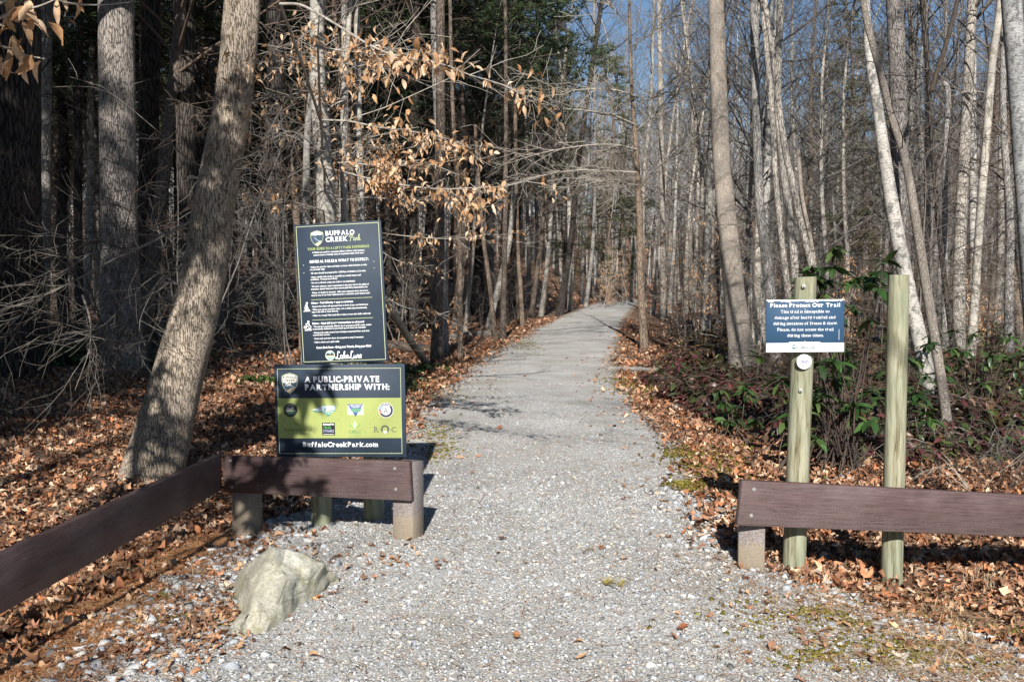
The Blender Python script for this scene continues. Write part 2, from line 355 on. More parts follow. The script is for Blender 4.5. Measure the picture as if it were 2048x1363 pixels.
# coarser stones pushed to the two edges
for side in (-1, 1):
    N = 1500; y = rng.uniform(3.4, 7.2, N); x = np.where(side < 0, left(y) + np.abs(rng.normal(0, .38, N)) - .15, right(y) - np.abs(rng.normal(0, .3, N)) + .25)
    s = .008 + .022 * rng.random(N) ** 2.5
    scatter(mb, icov, icof, np.stack([x, y, g(x, y) + .006 + s * .3], -1), rots(rng.uniform(0, 6.3, N), rng.normal(0, .3, N), rng.normal(0, .3, N)),
            np.stack([s * rng.uniform(.8, 1.5, N), s, s * .6], -1), pick(rng, [(.34, .36, .38), (.30, .315, .33), (.40, .41, .41), (.36, .335, .30), (.45, .45, .44)], N, .12), .3, rng)
tag(mb.build('gravel', M['stone']), 'loose grey and tan crushed stone covering the trail', 'gravel', kind='stuff')

# leaf litter
BROWN = [(c[0] * 1.06, c[1] * .97, c[2] * .90) for c in [(.24, .115, .062), (.33, .18, .11), (.17, .085, .05), (.40, .265, .17), (.46, .34, .24), (.28, .15, .095), (.12, .065, .042), (.36, .21, .125), (.50, .38, .28), (.20, .12, .08), (.38, .17, .085)]]
mb = MB(); tpl = [lobed_t(k, 3 + k % 4) for k in range(5)] + [leaf_t(.3, .5, .9, 3), leaf_t(.36, .2, .5, 3), leaf_t(.24, .7, 1.3, 4), leaf_t(.4, -.3, -.6, 3)]
def litter(N, side, y0, y1, wid, sz=(.03, .085), pw=1.0):
    y = y0 + (y1 - y0) * rng.random(N) ** pw
    if side < 0 and wid > 1:
        L = np.where(y < 6.9, -2.2 + .1 * np.sin(y * 5), left(y)); x = L + .1 - rng.random(N) ** 1.1 * (wid + (y - y0) * .5)
    elif side < 0:
        L = left(y); x = L + .3 - rng.random(N) * wid
    else:
        R = right(y); x = R - .05 + rng.random(N) ** 1.1 * (wid + (y - y0) * .5)
    x = x + rng.normal(0, .09, N)
    ki = rng.integers(0, len(tpl), N)
    for k, (tv, tf) in enumerate(tpl):
        q = ki == k; n = q.sum(); s = rng.uniform(sz[0], sz[1], n); hz = np.abs(rng.normal(0, .018, n))
        pos = np.stack([x[q], y[q], g(x[q], y[q]) + .012 + hz], -1)
        scatter(mb, tv, tf, pos, rots(rng.uniform(0, 6.3, n), rng.normal(0, .45, n), rng.normal(0, .45, n)), np.stack([s * rng.uniform(.55, 1.1, n), s, s * rng.uniform(.3, 2.0, n)], -1), pick(rng, BROWN, n, .28), .09, rng)
litter(34000, -1, 3.4, 16, 4.5, pw=1.0); litter(9000, -1, 14, 42, 3, (.07, .14)); litter(19000, 1, 5.2, 13, 4.0, pw=1.05); litter(1500, 1, 3.4, 5.3, 1.3, (.025, .06)); litter(6000, 1, 12, 40, 2, (.07, .14))
N = 9000; y = rng.uniform(60, 115, N); x = cen(y) + rng.uniform(-16, 10, N); ok_ = ((x < left(y)) | (x > right(y)) | (y > 76)); x, y = x[ok_], y[ok_]; n = len(x)
scatter(mb, *tpl[1], np.stack([x, y, g(x, y) + .06], -1), rots(rng.uniform(0, 6.3, n), rng.normal(0, .5, n), rng.normal(0, .5, n)), rng.uniform(.10, .2, n), pick(rng, BROWN, n, .2), .06, rng)
litter(420, -1, 3.0, 6.5, .6, (.02, .06))
litter(2500, 1, 5.6, 20, .25, (.04, .09)); litter(900, -1, 7.2, 30, .45, (.03, .07))
for (cx_, cy_, sx_, sy_, N) in ((-1.38, 4.62, .09, .28, 240), (-1.45, 4.25, .16, .1, 90), (-1.7, 4.3, .3, .4, 200), (1.9, 4.3, .5, .35, 260), (-1.2, 5.5, .5, .2, 120)):
    for (tv, tf) in tpl:
     n_ = N // 9; x = rng.normal(cx_, sx_, n_); y = rng.normal(cy_, sy_, n_)
     scatter(mb, tv, tf, np.stack([x, y, g(x, y) + .02], -1), rots(rng.uniform(0, 6.3, n_), rng.normal(0, .35, n_), rng.normal(0, .35, n_)), np.stack([rng.uniform(.02, .05, n_), rng.uniform(.03, .06, n_), rng.uniform(.02, .06, n_)], -1), pick(rng, [(.36, .19, .10), (.29, .145, .085), (.45, .27, .15), (.25, .14, .09)], n_, .25), .08, rng)
# strays blown onto the path edges
N = 1100; y = 3.6 + 18 * rng.random(N); sg = rng.random(N) < .5
x = np.where(sg, left(y) + np.abs(rng.normal(0, .4, N)), right(y) - np.abs(rng.normal(0, .3, N)))
tv, tf = tpl[2]; scatter(mb, tv, tf, np.stack([x, y, g(x, y) + .02], -1), rots(rng.uniform(0, 6.3, N), rng.normal(0, .3, N), rng.normal(0, .3, N)), rng.uniform(.02, .06, N), pick(rng, BROWN, N, .2), .06, rng)
tag(mb.build('leaf_litter', M['litter']), 'brown fallen leaves covering the forest floor beside the trail', 'fallen leaves', kind='stuff')

# rust coloured pine needles between left rail and gravel, thin over the path edges
mb = MB(); ndv = np.array([(-.012, 0, 0), (.012, 0, 0), (.008, 1, .03), (-.008, 1, .03)]); ndf = np.array([(0, 1, 2, 3)])
def needles(N, x, y, pal=((.36, .15, .06), (.45, .22, .10), (.27, .12, .05), (.5, .33, .18))):
    scatter(mb, ndv, ndf, np.stack([x, y, g(x, y) + .012 + rng.random(N) * .012], -1), rots(rng.uniform(0, 6.3, N), rng.normal(0, .08, N), np.zeros(N)),
            np.stack([np.full(N, .13), rng.uniform(.05, .1, N), np.full(N, .1)], -1), pick(rng, pal, N, .2))
N = 26000; y = rng.uniform(3.2, 6.6, N); needles(N, np.where(rng.random(N) < .75, -2.12, -1.85) + rng.normal(0, .17, N), y)
N = 6500; y = rng.uniform(3.2, 5.6, N); needles(N, rng.normal(1.9, .5, N), y, ((.45, .30, .17), (.52, .4, .26), (.36, .19, .09)))
N = 2500; y = rng.uniform(3.4, 10, N); needles(N, left(y) + (right(y) - left(y)) * rng.random(N), y)
tag(mb.build('pine_needles', M['litter']), 'rust coloured dry pine needles strewn beside the left rail and path edges', 'pine needles', kind='stuff')

# moss
mb = MB()
def moss(u, v, wx, wy, N):
    y = 1.57 * F / (v - 560); x = (u - 1024) / F * y
    a = rng.normal(0, 1, N) * wx; b = rng.normal(0, 1, N) * wy
    hole = np.sin((x + a) * 31 + b * 17) * np.sin(b * 41 + a * 13) > -.25; a, b = a[hole], b[hole]; n = len(a)
    px = x + a; py = y + b; s = rng.uniform(.006, .016, n)
    scatter(mb, octv, octf, np.stack([px, py, g(px, py) + np.where((px > 0) & (py > 6), .026, .010)], -1), rots(rng.uniform(0, 6.3, n), rng.normal(0, .5, n), rng.normal(0, .5, n)), s,
            pick(rng, [(.13, .12, .018), (.17, .14, .025), (.09, .09, .02), (.2, .15, .05)], n, .25), .3, rng)
for a in ((1420, 930, .16, .35, 2600), (1400, 985, .10, .12, 900), (1290, 775, .25, .8, 2600), (870, 870, .10, .4, 800), (860, 790, .25, .7, 1600), (920, 735, .3, 1.2, 1500), (1560, 1260, .2, .14, 300), (1690, 1250, .12, .08, 500), (1850, 1190, .2, .06, 400), (1790, 1320, .15, .07, 600), (1440, 905, .12, .3, 1500),
          (1640, 1340, .12, .07, 250), (1720, 1130, .25, .05, 500), (880, 905, .1, .3, 700), (1900, 1290, .2, .1, 500), (2000, 1200, .15, .1, 300), (340, 1245, .15, .05, 400), (1050, 690, .2, 1.5, 600), (1500, 860, .2, .5, 700)): moss(*a)
tag(mb.build('moss', M['moss']), 'olive green moss growing in patches along the path edges', 'moss', kind='stuff')

# ------------------------------------------------------------------ countable little things on the ground
def floor_at(u, v):
    y = 1.55 * F / (v - 560)
    for _ in range(4):
        x = (u - 1024) / F * y; y = (1.55 - gz(x, y)) * F / (v - 560)
    return (u - 1024) / F * y, y
FL = [(1003, 1090, .055, 'dark brown curled'), (1058, 1141, .03, 'small tan'), (1178, 1113, .04, 'narrow tan curled'), (1033, 1295, .055, 'orange brown lobed oak'), (1372, 1278, .06, 'rust red lobed oak'),
      (1170, 1305, .045, 'narrow pale orange'), (1165, 1340, .045, 'blunt pale orange'), (660, 1205, .05, 'rusty lobed'), (700, 1147, .055, 'pale pink'), (760, 1165, .035, 'faint brown'), (1045, 755, .09, 'orange brown flat'),
      (1135, 718, .10, 'dark brown upturned'), (1000, 862, .09, 'reddish brown flat'), (640, 1210, .05, 'deep orange'), (605, 1335, .045, 'small rust'), (820, 1108, .03, 'thin orange'), (180, 1288, .06, 'pale yellow tan'),
      (320, 1345, .05, 'tan crumpled'), (1770, 1245, .07, 'pale buff'), (1990, 1175, .07, 'reddish tan'), (1700, 1175, .05, 'torn brown')]
FC = {'dark': (.17, .08, .05), 'small': (.5, .3, .15), 'narrow': (.52, .32, .17), 'orange': (.46, .2, .08), 'rust': (.32, .11, .05), 'blunt': (.52, .32, .17), 'rusty': (.4, .15, .07), 'pale': (.52, .33, .22), 'faint': (.38, .22, .14),
      'reddish': (.34, .14, .08), 'deep': (.45, .17, .06), 'thin': (.5, .28, .12), 'tan': (.45, .28, .15), 'torn': (.3, .16, .09)}
def oak_leaf():
    v = []; seg = 8
    for i in range(seg + 1):
        t = i / seg; w = (.30 if i % 2 else .13) * (1.1 - .5 * abs(t - .55)) * (0.25 if i in (0, seg) else 1)
        z = .35 * (t - .5) ** 2; v += [(-w, t - .5, z + .35 * w), (0, t - .5, z), (w, t - .5 + .03, z + .5 * w)]
    f = []
    for i in range(seg):
        a = i * 3; f += [(a, a + 1, a + 4, a + 3), (a + 1, a + 2, a + 5, a + 4)]
    return np.array(v), np.array(f)
for k, (u, v, s, d) in enumerate(FL):
    x, y = floor_at(u, v); tv, tf = (oak_leaf() if ('lobed' in d or k % 3 == 0) else leaf_t(.3, .5, .8, 5)); mb = MB()
    rr = np.random.default_rng(k + 70)
    Rm = rots(np.array([rr.uniform(0, 6.3)]), np.array([rr.uniform(-.2, .3)]), np.array([rr.uniform(-.25, .25)]))
    scatter(mb, tv, tf, np.zeros((1, 3)), Rm, np.array([s * 1.15]), np.array([FC[d.split()[0]]])); stalk = [(0, -.5 * s, .004), (0, -.8 * s, .01)]
    tube(mb, np.array(stalk) @ Rm[0].T, [.0012, .0008], 4, (.2, .1, .05))
    o = mb.build('fallen_leaf', M['leaf']); o.location = (x, y, gz(x, y) + .025)
    where = ('on the gravel near the front of the path' if v > 1250 and 700 < u < 1450 else 'far up the middle of the path' if v < 900 else 'lying beside the left rail' if u < 400 else 'near the right barrier' if u > 1600 else 'near the pale boulder' if u < 700 else 'on the gravel in mid path' if u > 900 else 'between boulder and path')
    tag(o, f'{d} leaf {where}', 'leaf', 'dead leaves scattered on the gravel')

def rock_mesh(pts, rngs, sub=3, amp=.01, nsm=2):
    import bmesh
    bm = bmesh.new()
    for q in pts: bm.verts.new(q)
    r = bmesh.ops.convex_hull(bm, input=bm.verts)
    for vv in [q for q in bm.verts if not q.link_faces]: bm.verts.remove(vv)
    bmesh.ops.triangulate(bm, faces=bm.faces)
    bmesh.ops.subdivide_edges(bm, edges=bm.edges, cuts=sub, use_grid_fill=True)
    bmesh.ops.triangulate(bm, faces=bm.faces)
    for _ in range(nsm): bmesh.ops.smooth_vert(bm, verts=bm.verts, factor=.4, use_axis_x=True, use_axis_y=True, use_axis_z=True)
    bm.verts.index_update(); vs = np.array([q.co[:] for q in bm.verts]); fs = np.array([[q.index for q in fc.verts] for fc in bm.faces]); bm.free()
    from mathutils import noise as mn
    c = vs.mean(0)
    for k in range(len(vs)):
        d = vs[k] - c; d /= np.linalg.norm(d) + 1e-9
        vs[k] += d * (-abs(mn.noise(Vector(vs[k] * 5 + c * 3))) * amp * 4.5 * (sub > 4) + mn.noise(Vector(vs[k] * 7)) * amp * 2 + mn.noise(Vector(vs[k] * 22)) * amp * .8 + mn.noise(Vector(vs[k] * 60)) * amp * .3)
    return vs, fs
def mat_rock():
    m, nt, ns, ls, bs = newmat('lichened_rock'); mp = mapping(ns, ls)
    n1 = noise(ns, ls, mp, 5, 7, .65); r1 = ramp(ns, [(.3, (.31, .285, .22)), (.5, (.50, .475, .38)), (.7, (.66, .64, .56))]); ls.new(n1.outputs[0], r1.inputs[0])
    n2 = noise(ns, ls, mapping(ns, ls, (1, .5, 1)), 6, 6, .7); r2 = ramp(ns, [(.5, (0, 0, 0)), (.68, (.8, .8, .8))]); ls.new(n2.outputs[0], r2.inputs[0])
    c = mix(ns, ls, r2.outputs[0], r1.outputs[0], (.29, .275, .13))
    n3 = noise(ns, ls, mp, 70, 5, .7); r3 = ramp(ns, [(.35, (.68, .68, .66)), (.6, (1.1, 1.1, 1.1))]); ls.new(n3.outputs[0], r3.inputs[0])
    c = mix(ns, ls, 1.0, c, r3.outputs[0], 'MULTIPLY'); ls.new(c, bs.inputs['Base Color']); bs.inputs['Roughness'].default_value = .88
    vc = ns.new('ShaderNodeTexVoronoi'); vc.feature = 'DISTANCE_TO_EDGE'; vc.inputs['Scale'].default_value = 6; ls.new(mapping(ns, ls, (1, .45, 1.4)).outputs[0], vc.inputs['Vector']); vr = ramp(ns, [(0, (0, 0, 0)), (.06, (1, 1, 1))]); ls.new(vc.outputs[0], vr.inputs[0])
    mz = ns.new('ShaderNodeMath'); mz.operation = 'MULTIPLY_ADD'; mz.inputs[1].default_value = .25; ls.new(vr.outputs[0], mz.inputs[0]); ls.new(noise(ns, ls, mp, 20, 10, .75).outputs[0], mz.inputs[2])
    bump(ns, ls, mz.outputs[0], bs, .7, .022); return m
M['rock'] = mat_rock()
import bmesh
c0 = np.array((-1.1, 4.6, 0.0))
def base_pt(u, v): x, y = floor_at(u, v); return np.array((x, y, gz(x, y) + .0))
RB = [np.array((-1.27, 5.08, 0)), np.array((-1.02, 5.22, 0)), np.array((-.90, 5.12, 0))] + [base_pt(*q) for q in ((655, 1176), (641, 1194), (603, 1219), (561, 1254), (520, 1284), (481, 1292), (456, 1284), (453, 1262), (467, 1236), (455, 1202), (456, 1176))]
RU = [P(545, 1092, 4.88), P(598, 1103, 4.95), P(646, 1126, 4.98), P(566, 1165, 4.64), P(508, 1212, 4.46), P(476, 1250, 4.33), P(497, 1116, 4.92), P(600, 1150, 4.80)]
mp_ = [6, 1, 2, 2, 7, 3, 3, 4, 5, 5, 5, 4, 6, 6]; nb_ = len(RB)
tris = []
for i in range(nb_):
    j = (i + 1) % nb_; a_, b_ = nb_ + mp_[i], nb_ + mp_[j]; tris.append((i, j, a_))
    if a_ != b_: tris.append((j, b_, a_))
    tris += [(i, nb_ + 8 + i, j), (j, nb_ + 8 + i, nb_ + 8 + j)]
tris += [tuple(nb_ + k for k in t) for t in ((6, 1, 0), (6, 0, 4), (0, 3, 4), (0, 1, 7), (0, 7, 3), (1, 2, 7))]
bm = bmesh.new(); allv = [bm.verts.new(q - c0) for q in RB + RU + [q * (1, 1, 0) + (0, 0, -.12) for q in RB]]
for t in tris:
    try: bm.faces.new([allv[k] for k in t])
    except ValueError: pass
bmesh.ops.recalc_face_normals(bm, faces=bm.faces); bmesh.ops.subdivide_edges(bm, edges=bm.edges, cuts=9, use_grid_fill=True); bmesh.ops.triangulate(bm, faces=bm.faces)
for _ in range(2): bmesh.ops.smooth_vert(bm, verts=bm.verts, factor=.4, use_axis_x=True, use_axis_y=True, use_axis_z=True)
bm.normal_update(); bm.verts.index_update(); vs = np.array([q.co[:] for q in bm.verts]); nr = np.array([q.normal[:] for q in bm.verts]); fs = np.array([[q.index for q in fc.verts] for fc in bm.faces]); bm.free()
from mathutils import noise as mn
for k in range(len(vs)):
    q = Vector(vs[k]); vs[k] += nr[k] * (-abs(mn.noise(q * 7)) * .030 + mn.noise(q * 16) * .010 + mn.noise(q * 42) * .004 + mn.noise(q * 95) * .002 + .008)
mb = MB().add(vs, fs); o = mb.build('boulder', M['rock'], smooth=True); o.location = c0
tag(o, 'large pale wedge shaped boulder with greenish lichen lying on the gravel', 'boulder')
SL = [(830, 1165 - 30, .03), (190, 1250, .05), (735, 1295 - 60, .018), (335, 1190 + 10, .035), (85, 1262, .04), (290, 1222, .03), (1640, 1162, .045), (1605, 1172, .03), (1737, 1182, .04), (1712, 1222, .04), (1835, 1205, .035), (1960, 1335, .04),
      (430, 1150 - 40, .035), (720, 1100, .03), (250, 1200, .03), (1890, 1165, .03), (410, 1205, .025), (1680, 1265, .03)]
for k, (u, v, s) in enumerate(SL):
    x, y = floor_at(u, v); rr = np.random.default_rng(k); pts = [(rr.normal(0, 1) * s * .8, rr.normal(0, 1) * s * .6, rr.normal(0, 1) * s * .35) for _ in range(14)]
    vs, fs = rock_mesh(pts, rr, 2, s * .06); mb = MB().add(vs, fs, np.array([(.36, .38, .40), (.42, .42, .40), (.30, .32, .34)][k % 3]))
    o = mb.build('stone', M['stone'], smooth=False); o.location = (x, y, gz(x, y) + s * .3)
    side = 'beside the left rail' if u < 420 else 'between the boulder and the sign posts' if u < 900 else 'near the foot of the right barrier posts'
    tag(o, f'fist sized blue grey stone lying {side}', 'stone', 'blue grey stones ' + side)

# ------------------------------------------------------------------ barriers
def mat_board():
    m, nt, ns, ls, bs = newmat('brown_painted_board'); mp = mapping(ns, ls, (.35, 3, 9))
    n = noise(ns, ls, mp, 12, 6, .75); r = ramp(ns, [(.32, (.040, .023, .022)), (.5, (.080, .048, .046)), (.62, (.105, .066, .062)), (.74, (.21, .165, .16))]); ls.new(n.outputs[0], r.inputs[0])
    mp2 = mapping(ns, ls); n2 = noise(ns, ls, mp2, 2.4, 5); r2 = ramp(ns, [(.45, (0, 0, 0)), (.72, (.45, .45, .45))]); ls.new(n2.outputs[0], r2.inputs[0])
    c = mix(ns, ls, r2.outputs[0], r.outputs[0], (.19, .145, .145))
    n3 = noise(ns, ls, mp2, 160, 2); r3 = ramp(ns, [(.72, (0, 0, 0)), (.76, (.7, .7, .7))]); ls.new(n3.outputs[0], r3.inputs[0])
    c = mix(ns, ls, r3.outputs[0], c, (.35, .31, .3))
    sx = ns.new("ShaderNodeSeparateXYZ"); ls.new(mp2.outputs[0], sx.inputs[0]); n6 = noise(ns, ls, mp2, 5, 5); md = ns.new("ShaderNodeMath"); md.operation = 'MULTIPLY_ADD'; md.inputs[1].default_value = .16; ls.new(n6.outputs[0], md.inputs[0]); ls.new(sx.outputs[2], md.inputs[2])
    rz = ramp(ns, [(0, (1, 1, 1)), (1, (0, 0, 0))]); mr_ = ns.new("ShaderNodeMapRange"); mr_.inputs[1].default_value = -.16; mr_.inputs[2].default_value = -.02; mr_.inputs[3].default_value = .55; mr_.inputs[4].default_value = 0; ls.new(md.outputs[0], mr_.inputs[0])
    n7 = noise(ns, ls, mp2, 220, 3); r7 = ramp(ns, [(.48, (0, 0, 0)), (.6, (1, 1, 1))]); ls.new(n7.outputs[0], r7.inputs[0]); mm_ = ns.new("ShaderNodeMath"); mm_.operation = 'MULTIPLY'; ls.new(mr_.outputs[0], mm_.inputs[0]); ls.new(r7.outputs[0], mm_.inputs[1])
    c = mix(ns, ls, mm_.outputs[0], c, (.30, .26, .25))
    n8 = noise(ns, ls, mapping(ns, ls, (.12, 1, 5)), 14, 3, .5); r8 = ramp(ns, [(.385, (1, 1, 1)), (.40, (.25, .22, .22)), (.415, (1, 1, 1))]); ls.new(n8.outputs[0], r8.inputs[0]); c = mix(ns, ls, .8, c, r8.outputs[0], 'MULTIPLY')
    ls.new(c, bs.inputs['Base Color']); bs.inputs['Roughness'].default_value = .6; bs.inputs['Specular IOR Level'].default_value = .3
    bump(ns, ls, n.outputs[0], bs, .6, .006); return m
def mat_stub():
    m, nt, ns, ls, bs = newmat('weathered_square_post'); mp = mapping(ns, ls)
    n = noise(ns, ls, mp, 150, 3); r = ramp(ns, [(.35, (.13, .105, .095)), (.55, (.22, .19, .18)), (.7, (.33, .30, .29))]); ls.new(n.outputs[0], r.inputs[0])
    sx = ns.new("ShaderNodeSeparateXYZ"); ls.new(mp.outputs[0], sx.inputs[0]); wn_ = noise(ns, ls, mp, 14, 4); ad = ns.new("ShaderNodeMath"); ad.operation = 'MULTIPLY_ADD'; ls.new(wn_.outputs[0], ad.inputs[0]); ad.inputs[1].default_value = .08; ls.new(sx.outputs[2], ad.inputs[2])
    rz = ramp(ns, [(.15, (1, 1, 1)), (.2, (0, 0, 0))]); ls.new(ad.outputs[0], rz.inputs[0])
    c = mix(ns, ls, rz.outputs[0], r.outputs[0], mix(ns, ls, n.outputs[0], (.12, .085, .055), (.36, .31, .24)))
    ls.new(c, bs.inputs['Base Color']); bs.inputs['Roughness'].default_value = .85; bump(ns, ls, n.outputs[0], bs, .4, .004); return m
def mat_postwood():
    m, nt, ns, ls, bs = newmat('green_treated_round_post'); mp = mapping(ns, ls, (1, 1, .09)); mp2 = mapping(ns, ls, (1, 1, .35))
    n = noise(ns, ls, mp, 38, 7, .7); r = ramp(ns, [(.30, (.10, .08, .05)), (.42, (.21, .19, .115)), (.55, (.32, .305, .215)), (.75, (.43, .41, .32))]); ls.new(n.outputs[0], r.inputs[0])
    n2 = noise(ns, ls, mp2, 7, 5); r2 = ramp(ns, [(.42, (0, 0, 0)), (.68, (.65, .65, .65))]); ls.new(n2.outputs[0], r2.inputs[0])
    c = mix(ns, ls, r2.outputs[0], r.outputs[0], mix(ns, ls, n.outputs[0], (.10, .13, .085), (.33, .38, .28)))
    n9 = noise(ns, ls, mapping(ns, ls, (1, 1, .035)), 34, 3, .5); r4 = ramp(ns, [(.40, (1, 1, 1)), (.425, (.35, .32, .28)), (.45, (1, 1, 1))]); ls.new(n9.outputs[0], r4.inputs[0]); c = mix(ns, ls, .8, c, r4.outputs[0], 'MULTIPLY')
    vo = ns.new("ShaderNodeTexVoronoi"); vo.inputs['Scale'].default_value = 5.5; mp3 = mapping(ns, ls, (1.2, 1.2, .55)); ls.new(mp3.outputs[0], vo.inputs['Vector'])
    rk = ramp(ns, [(.0, (.85, .85, .85)), (.09, (0, 0, 0))]); ls.new(vo.outputs['Distance'], rk.inputs[0]); c = mix(ns, ls, rk.outputs[0], c, (.13, .085, .045))
    ls.new(c, bs.inputs['Base Color']); bs.inputs['Roughness'].default_value = .85; bs.inputs['Specular IOR Level'].default_value = .2; bump(ns, ls, n.outputs[0], bs, .6, .006); return m
M['board'] = mat_board(); M['stub'] = mat_stub(); M['post'] = mat_postwood(); M['steel'] = mat_flat('galvanised_bolt', (.5, .5, .48), .4, .5, .6)

def plank(parent, a, b, za, zb, h, th, ext0=0, ext1=0, bolts=(), bow=.0):
    """a board between two ground points; its face looks towards the camera side"""
    a = np.array(a); b = np.array(b); d = b - a; L = np.linalg.norm(d); d /= L
    A = Vector((a[0], a[1], za)); B = Vector((b[0], b[1], zb)); X = (B - A).normalized(); Yv = Vector((-d[1], d[0], 0)); Z = X.cross(Yv)
    Mx = Matrix((X, Yv, Z)).transposed().to_4x4(); Mx.translation = A; LL = (B - A).length
    mb = MB(); mb.box(-ext0, LL + ext1, 0, th, -h, 0, bev=.004)
    o = mb.build('rail', M['board'], parent); o.matrix_local = parent.matrix_world.inverted() @ Mx if False else Mx
    for (t, dz) in bolts:
        bb = MB(); c = np.array((t, -.001, dz)); tube(bb, [c + (0, .002, 0), c + (0, -.004, 0)], [.010, .010], 14, cap=True); tube(bb, [c + (0, -.004, 0), c + (0, -.009, 0)], [.005, .004], 8, cap=True)
        q = bb.build('bolt', M['steel'], o)
    return o
def sq_post(parent, cx, cy, ang, top, w=.14):
    base = gz(cx, cy) - .25; mb = MB(); mb.box(-w / 2, w / 2, -w / 2, w / 2, base, top, bev=.005)
    o = mb.build('post', M['stub'], parent); o.location = (cx, cy, 0); o.rotation_euler = (0, 0, ang); return o

lb = empty('wooden_barrier'); tag(lb, 'low brown barrier of two rails meeting at a corner in front of the information sign', 'barrier')
la = np.array((-1.885, 6.41)); lbp = np.array((-.612, 5.86)); dv = (lbp - la) / np.linalg.norm(lbp - la); ang = math.atan2(dv[1], dv[0]); nrm = np.array((-dv[1], dv[0]))
plank(lb, la, lbp, .412, .476, .238, .038, bolts=((.07, -.03), (.07, -.20), (1.29, -.045), (1.29, -.17)))
c1 = lbp - dv * .068 + nrm * (.0395 + .07); sq_post(lb, c1[0], c1[1], ang, .452)
c2 = la + dv * .11 + nrm * (.0395 + .07); sq_post(lb, c2[0], c2[1], ang, .385)
rb0 = np.array((-1.888, 6.42)); rb1 = np.array((-2.16, 1.6)); dd = (rb0 - rb1) / np.linalg.norm(rb0 - rb1)
# the side rail faces the path (its outer face towards +x), bolted to posts on its left
A = Vector((rb0[0], rb0[1], .425)); B = Vector((rb1[0], rb1[1], .50)); X = (A - B).normalized(); Yv = Vector((-dd[1], dd[0], 0)); Mx = Matrix((X, Yv, X.cross(Yv))).transposed().to_4x4(); Mx.translation = B
mb = MB(); mb.box(0, (A - B).length, 0, .038, -.238, 0, bev=.004); o = mb.build('rail', M['board'], lb); o.matrix_local = Mx
sq_post(lb, rb1[0] - .11, rb1[1] + .2, math.atan2(dd[1], dd[0]), .49)

rbar = empty('wooden_barrier'); tag(rbar, 'low brown barrier rail beside the trail warning sign on the right', 'barrier')
ra = np.array((1.217, 5.20)); rbb = np.array((4.75, 6.08)); dv = (rbb - ra) / np.linalg.norm(rbb - ra); ang = math.atan2(dv[1], dv[0]); nrm = np.array((-dv[1], dv[0]))
plank(rbar, ra, rbb, .497, .14, .242, .038, bolts=((.07, -.045), (.07, -.185)))
c1 = ra + dv * .062 + nrm * (.0395 + .07); sq_post(rbar, ra[0] + .087, ra[1] + .152, -.2, .455)
c2 = rbb - dv * .1 + nrm * (.0395 + .07); sq_post(rbar, c2[0], c2[1], ang, .13)

# ------------------------------------------------------------------ round posts
def round_post(name, parent, x, y, top, r=.063, lean=(0, 0), seed=0, ztop_tilt=.0):
    rr = np.random.default_rng(seed); base = gz(x, y) - .2; K = 26; zz = np.linspace(base, top, K); n = 28; th = np.arange(n) * 2 * math.pi / n
    lob = 1 + .02 * np.sin(2 * th + seed) + .012 * np.sin(5 * th + 2 * seed)
    v = []
    for k, z in enumerate(zz):
        t = (z - base) / (top - base); rk = r * (1.03 - .05 * t) * lob
        if k == K - 1: rk = rk * .97
        v.append(np.stack([lean[0] * (z - 0) + rk * np.cos(th), lean[1] * z + rk * np.sin(th), np.full(n, z) + (ztop_tilt * np.cos(th) * r if k == K - 1 else 0)], -1))
    v = np.array(v); i = np.arange(K - 1)[:, None] * n; j = np.arange(n)[None]; f = np.stack([i + j, i + (j + 1) % n, i + n + (j + 1) % n, i + n + j], -1).reshape(-1, 4)
    mb = MB(); mb.add(v.reshape(-1, 3), f); q = np.arange(n); mb.add(np.vstack([v[-1], v[-1].mean(0)]), np.stack([q, (q + 1) % n, np.full(n, n)], -1))
    o = mb.build(name, M['post'], parent, smooth=False); me = o.data; me.polygons.foreach_set('use_smooth', np.array([len(p.vertices) == 4 for p in me.polygons])); o.location = (x, y, 0); return o

# ------------------------------------------------------------------ lettering
_gc = {}
def raw_text(s, offset=0.0, shear=0.0, spacing=1.0):
    key = (s, offset, shear, spacing)
    if key in _gc: return _gc[key]
    cu = bpy.data.curves.new('t', 'FONT'); cu.body = s; cu.size = 1; cu.offset = offset; cu.shear = shear; cu.resolution_u = 3; cu.space_character = spacing; cu.fill_mode = 'FRONT'
    ob = bpy.data.objects.new('t', cu); COL.objects.link(ob); bpy.context.view_layer.update()
    me = ob.evaluated_get(bpy.context.evaluated_depsgraph_get()).to_mesh()
    v = np.array([q.co[:2] for q in me.vertices]).reshape(-1, 2); f = [tuple(p.vertices) for p in me.polygons]
    f = np.array([(p[0], p[k], p[k + 1]) for p in f for k in range(1, len(p) - 1)]).reshape(-1, 3)
    ob.to_mesh_clear(); bpy.data.objects.remove(ob); bpy.data.curves.remove(cu); _gc[key] = (v, f); return v, f
SER = {'A': 'lb rb', 'B': 'lb lt', 'C': '', 'D': 'lb lt', 'E': 'lb lt', 'F': 'lb lt', 'H': 'lb lt rb rt', 'I': 'cb ct', 'K': 'lb lt rb rt', 'L': 'lb lt', 'M': 'lb lt rb rt', 'N': 'lb lt rt', 'P': 'lb lt', 'R': 'lb lt rb', 'T': 'cb', 'U': 'lt rt',
       'V': 'lt rt', 'W': 'lt rt', 'X': 'lb lt rb rt', 'Y': 'cb lt rt', 'a': 'rb', 'd': 'rb', 'f': 'lb', 'h': 'lb rb', 'i': 'cb', 'k': 'lb rb rx', 'l': 'cb', 'm': 'lb cb rb lx', 'n': 'lb rb lx', 'r': 'lb lx', 'u': 'rb lx rx', 'v': 'lx rx', 'w': 'lx rx', 'y': 'lx rx', 'x': 'lb rb lx rx', '1': 'cb'}
